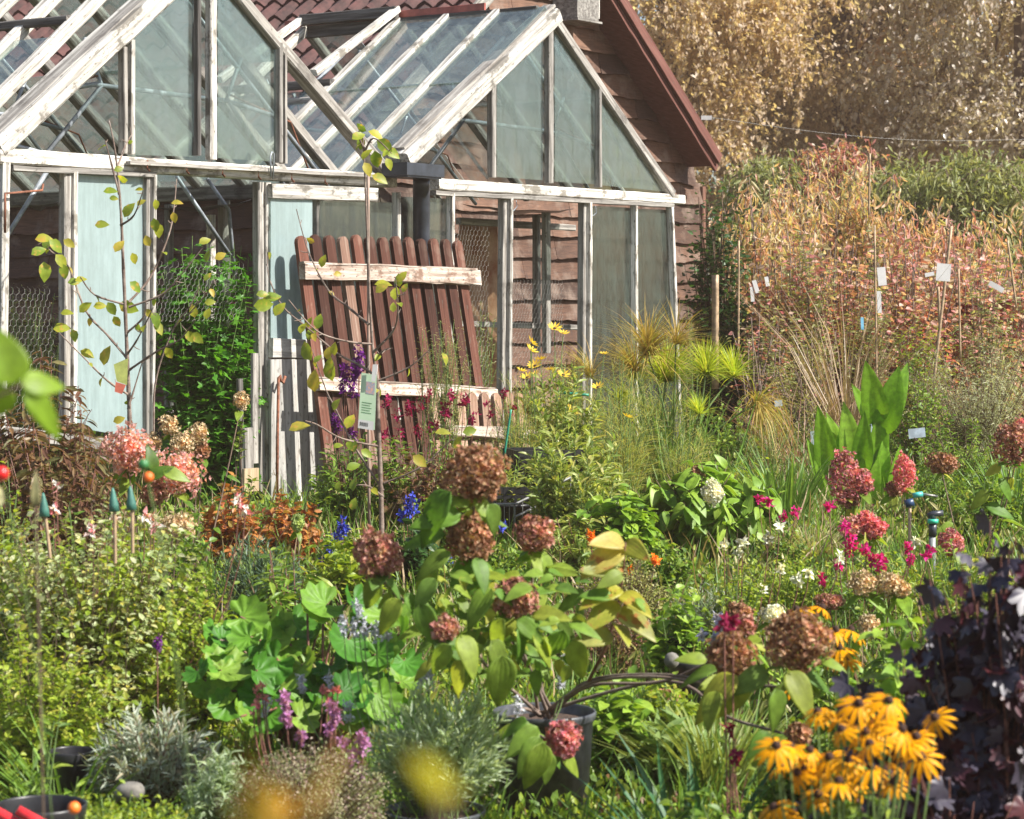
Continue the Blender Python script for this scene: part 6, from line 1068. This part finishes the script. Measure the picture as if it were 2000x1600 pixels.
sprig('out of focus yellow bud near the lens at the bottom', (860, 1640), [(862, 1550, 848, 1488, .8), (862, 1550, 874, 1486, .8)], .72, LM('blurred yellow leaves', (.50, .46, .03), (.60, .52, .04), trans=.5), [(870, 2400), (866, 1700), (865, 1560)])
sprig('out of focus amber grass blades near the lens at the bottom left', (520, 1640), [(500, 1640, 490, 1500, .25), (520, 1640, 560, 1490, .22), (530, 1640, 600, 1520, .22), (500, 1640, 450, 1550, .25), (540, 1640, 650, 1540, .2), (560, 1640, 690, 1450, .12), (510, 1640, 520, 1530, .3)], .8, LM('blurred amber blades', (.50, .30, .02), (.46, .20, .02), (.46, .40, .04), trans=.5), [(560, 2600), (530, 1700), (520, 1630)], nm='grass_sprig')
sprig('out of focus pale seed pods on thin stems at the left', (70, 1150), [(70, 990, 68, 925, .5), (0, 990, 2, 940, .5)], 4.2, LM('pale pods', (.55, .48, .22), (.48, .48, .28), trans=.4), [(90, 1800), (75, 1200), (70, 980)])
for (x, y, r, Y, mat, lb) in ((3, 925, 15, 4.2, plain('red berry', (.65, .02, .02), .3), 'out of focus red berry at the left edge'), (280, 907, 11, 4.6, plain('green bud', (.03, .14, .04), .4), 'out of focus green bud above the orange speck'), (290, 932, 10, 4.6, plain('orange bud', (.75, .14, .02), .4), 'out of focus orange speck by the pink flowers'), (145, 1578, 12, 4.6, plain('orange bud low', (.75, .16, .02), .4), 'out of focus orange bud at the lower left')):
    q = MB(); a = np.linspace(0, math.pi, 8); R = r/FPX*Y; c = W(x, y, Y); q.lathe(c, [(R*math.sin(t)+.0003, R*math.cos(t)) for t in a], 14); o_ = q.build('bud', mat, smooth=True); q = MB(); q.tube([c, c+np.array([.02, .03, -.12]), c+np.array([.05, .1, -.45]), np.array([c[0]+.1, c[1]+.2, .05])], .0009, 4); q.build('bud_stem', M_stemg, o_); tag(o_, lb, 'bud', 'blurred buds near the lens')

# ================================================================== GROUND COVER
def cover(name, n, y0, y1, T, ll, lm, seed, hmax=.16, up=.9, xf=.26, lean=.6, pw=1.0):
    rng = np.random.default_rng(seed); Y = y0+(y1-y0)*rng.uniform(0, 1, n)**pw; x = rng.uniform(-xf, xf, n)*Y; cl = np.sin(x*3.1+seed)*np.cos(Y*2.3+seed*2)+rng.normal(0, .5, n); k = cl > -.35; x, Y = x[k], Y[k]; n = len(x)
    P = np.stack([x, Y, gz(x, Y)+rng.uniform(0, hmax, n)*(.4+.6*np.abs(np.sin(x*2.2+seed)))], -1); d = nrm(np.stack([rng.normal(0, lean, n), rng.normal(0, lean, n), np.full(n, up)], -1)); m = MB()
    m.inst(T, frames(d, rng.normal(0, 1, (n, 3)))*(ll*rng.uniform(.6, 1.4, n))[:, None, None], P); return tag(m.build(name, lm), kind='stuff')
cover('ground_cover', 60000, 6.6, 16, T_ov, .034, L_green, 1, .14); cover('ground_cover', 40000, 6.6, 16, T_ov, .028, L_lime, 2, .18); cover('ground_cover', 16000, 8, 17, T_lan, .06, L_weed, 3, .2)
cover('grass', 26000, 6.6, 20, T_blade, .22, L_grass, 4, .03, 1.2, lean=.35); cover('grass', 7000, 9, 22, T_blade, .26, L_straw, 5, .03, 1.2, lean=.4)
cover('ground_cover', 30000, 15, 26, T_ov, .05, L_green, 6, .25); cover('ground_cover', 9000, 7, 14, T_ov, .03, L_bronze, 7, .12)

# ------------------------------------------------------------------ thin warm air
def haze():
    m, nt, bs, out = newmat('warm autumn air'); nt.nodes.remove(bs); v = nt.nodes.new('ShaderNodeVolumePrincipled'); v.inputs['Color'].default_value = (1.0, .74, .60, 1); v.inputs['Density'].default_value = .0013
    nt.links.new(v.outputs[0], out.inputs['Volume']); b = MB(); b.box((-60, -12, -1.0), (60, 66, 18)); tag(b.build('haze', m), kind='stuff')
haze()
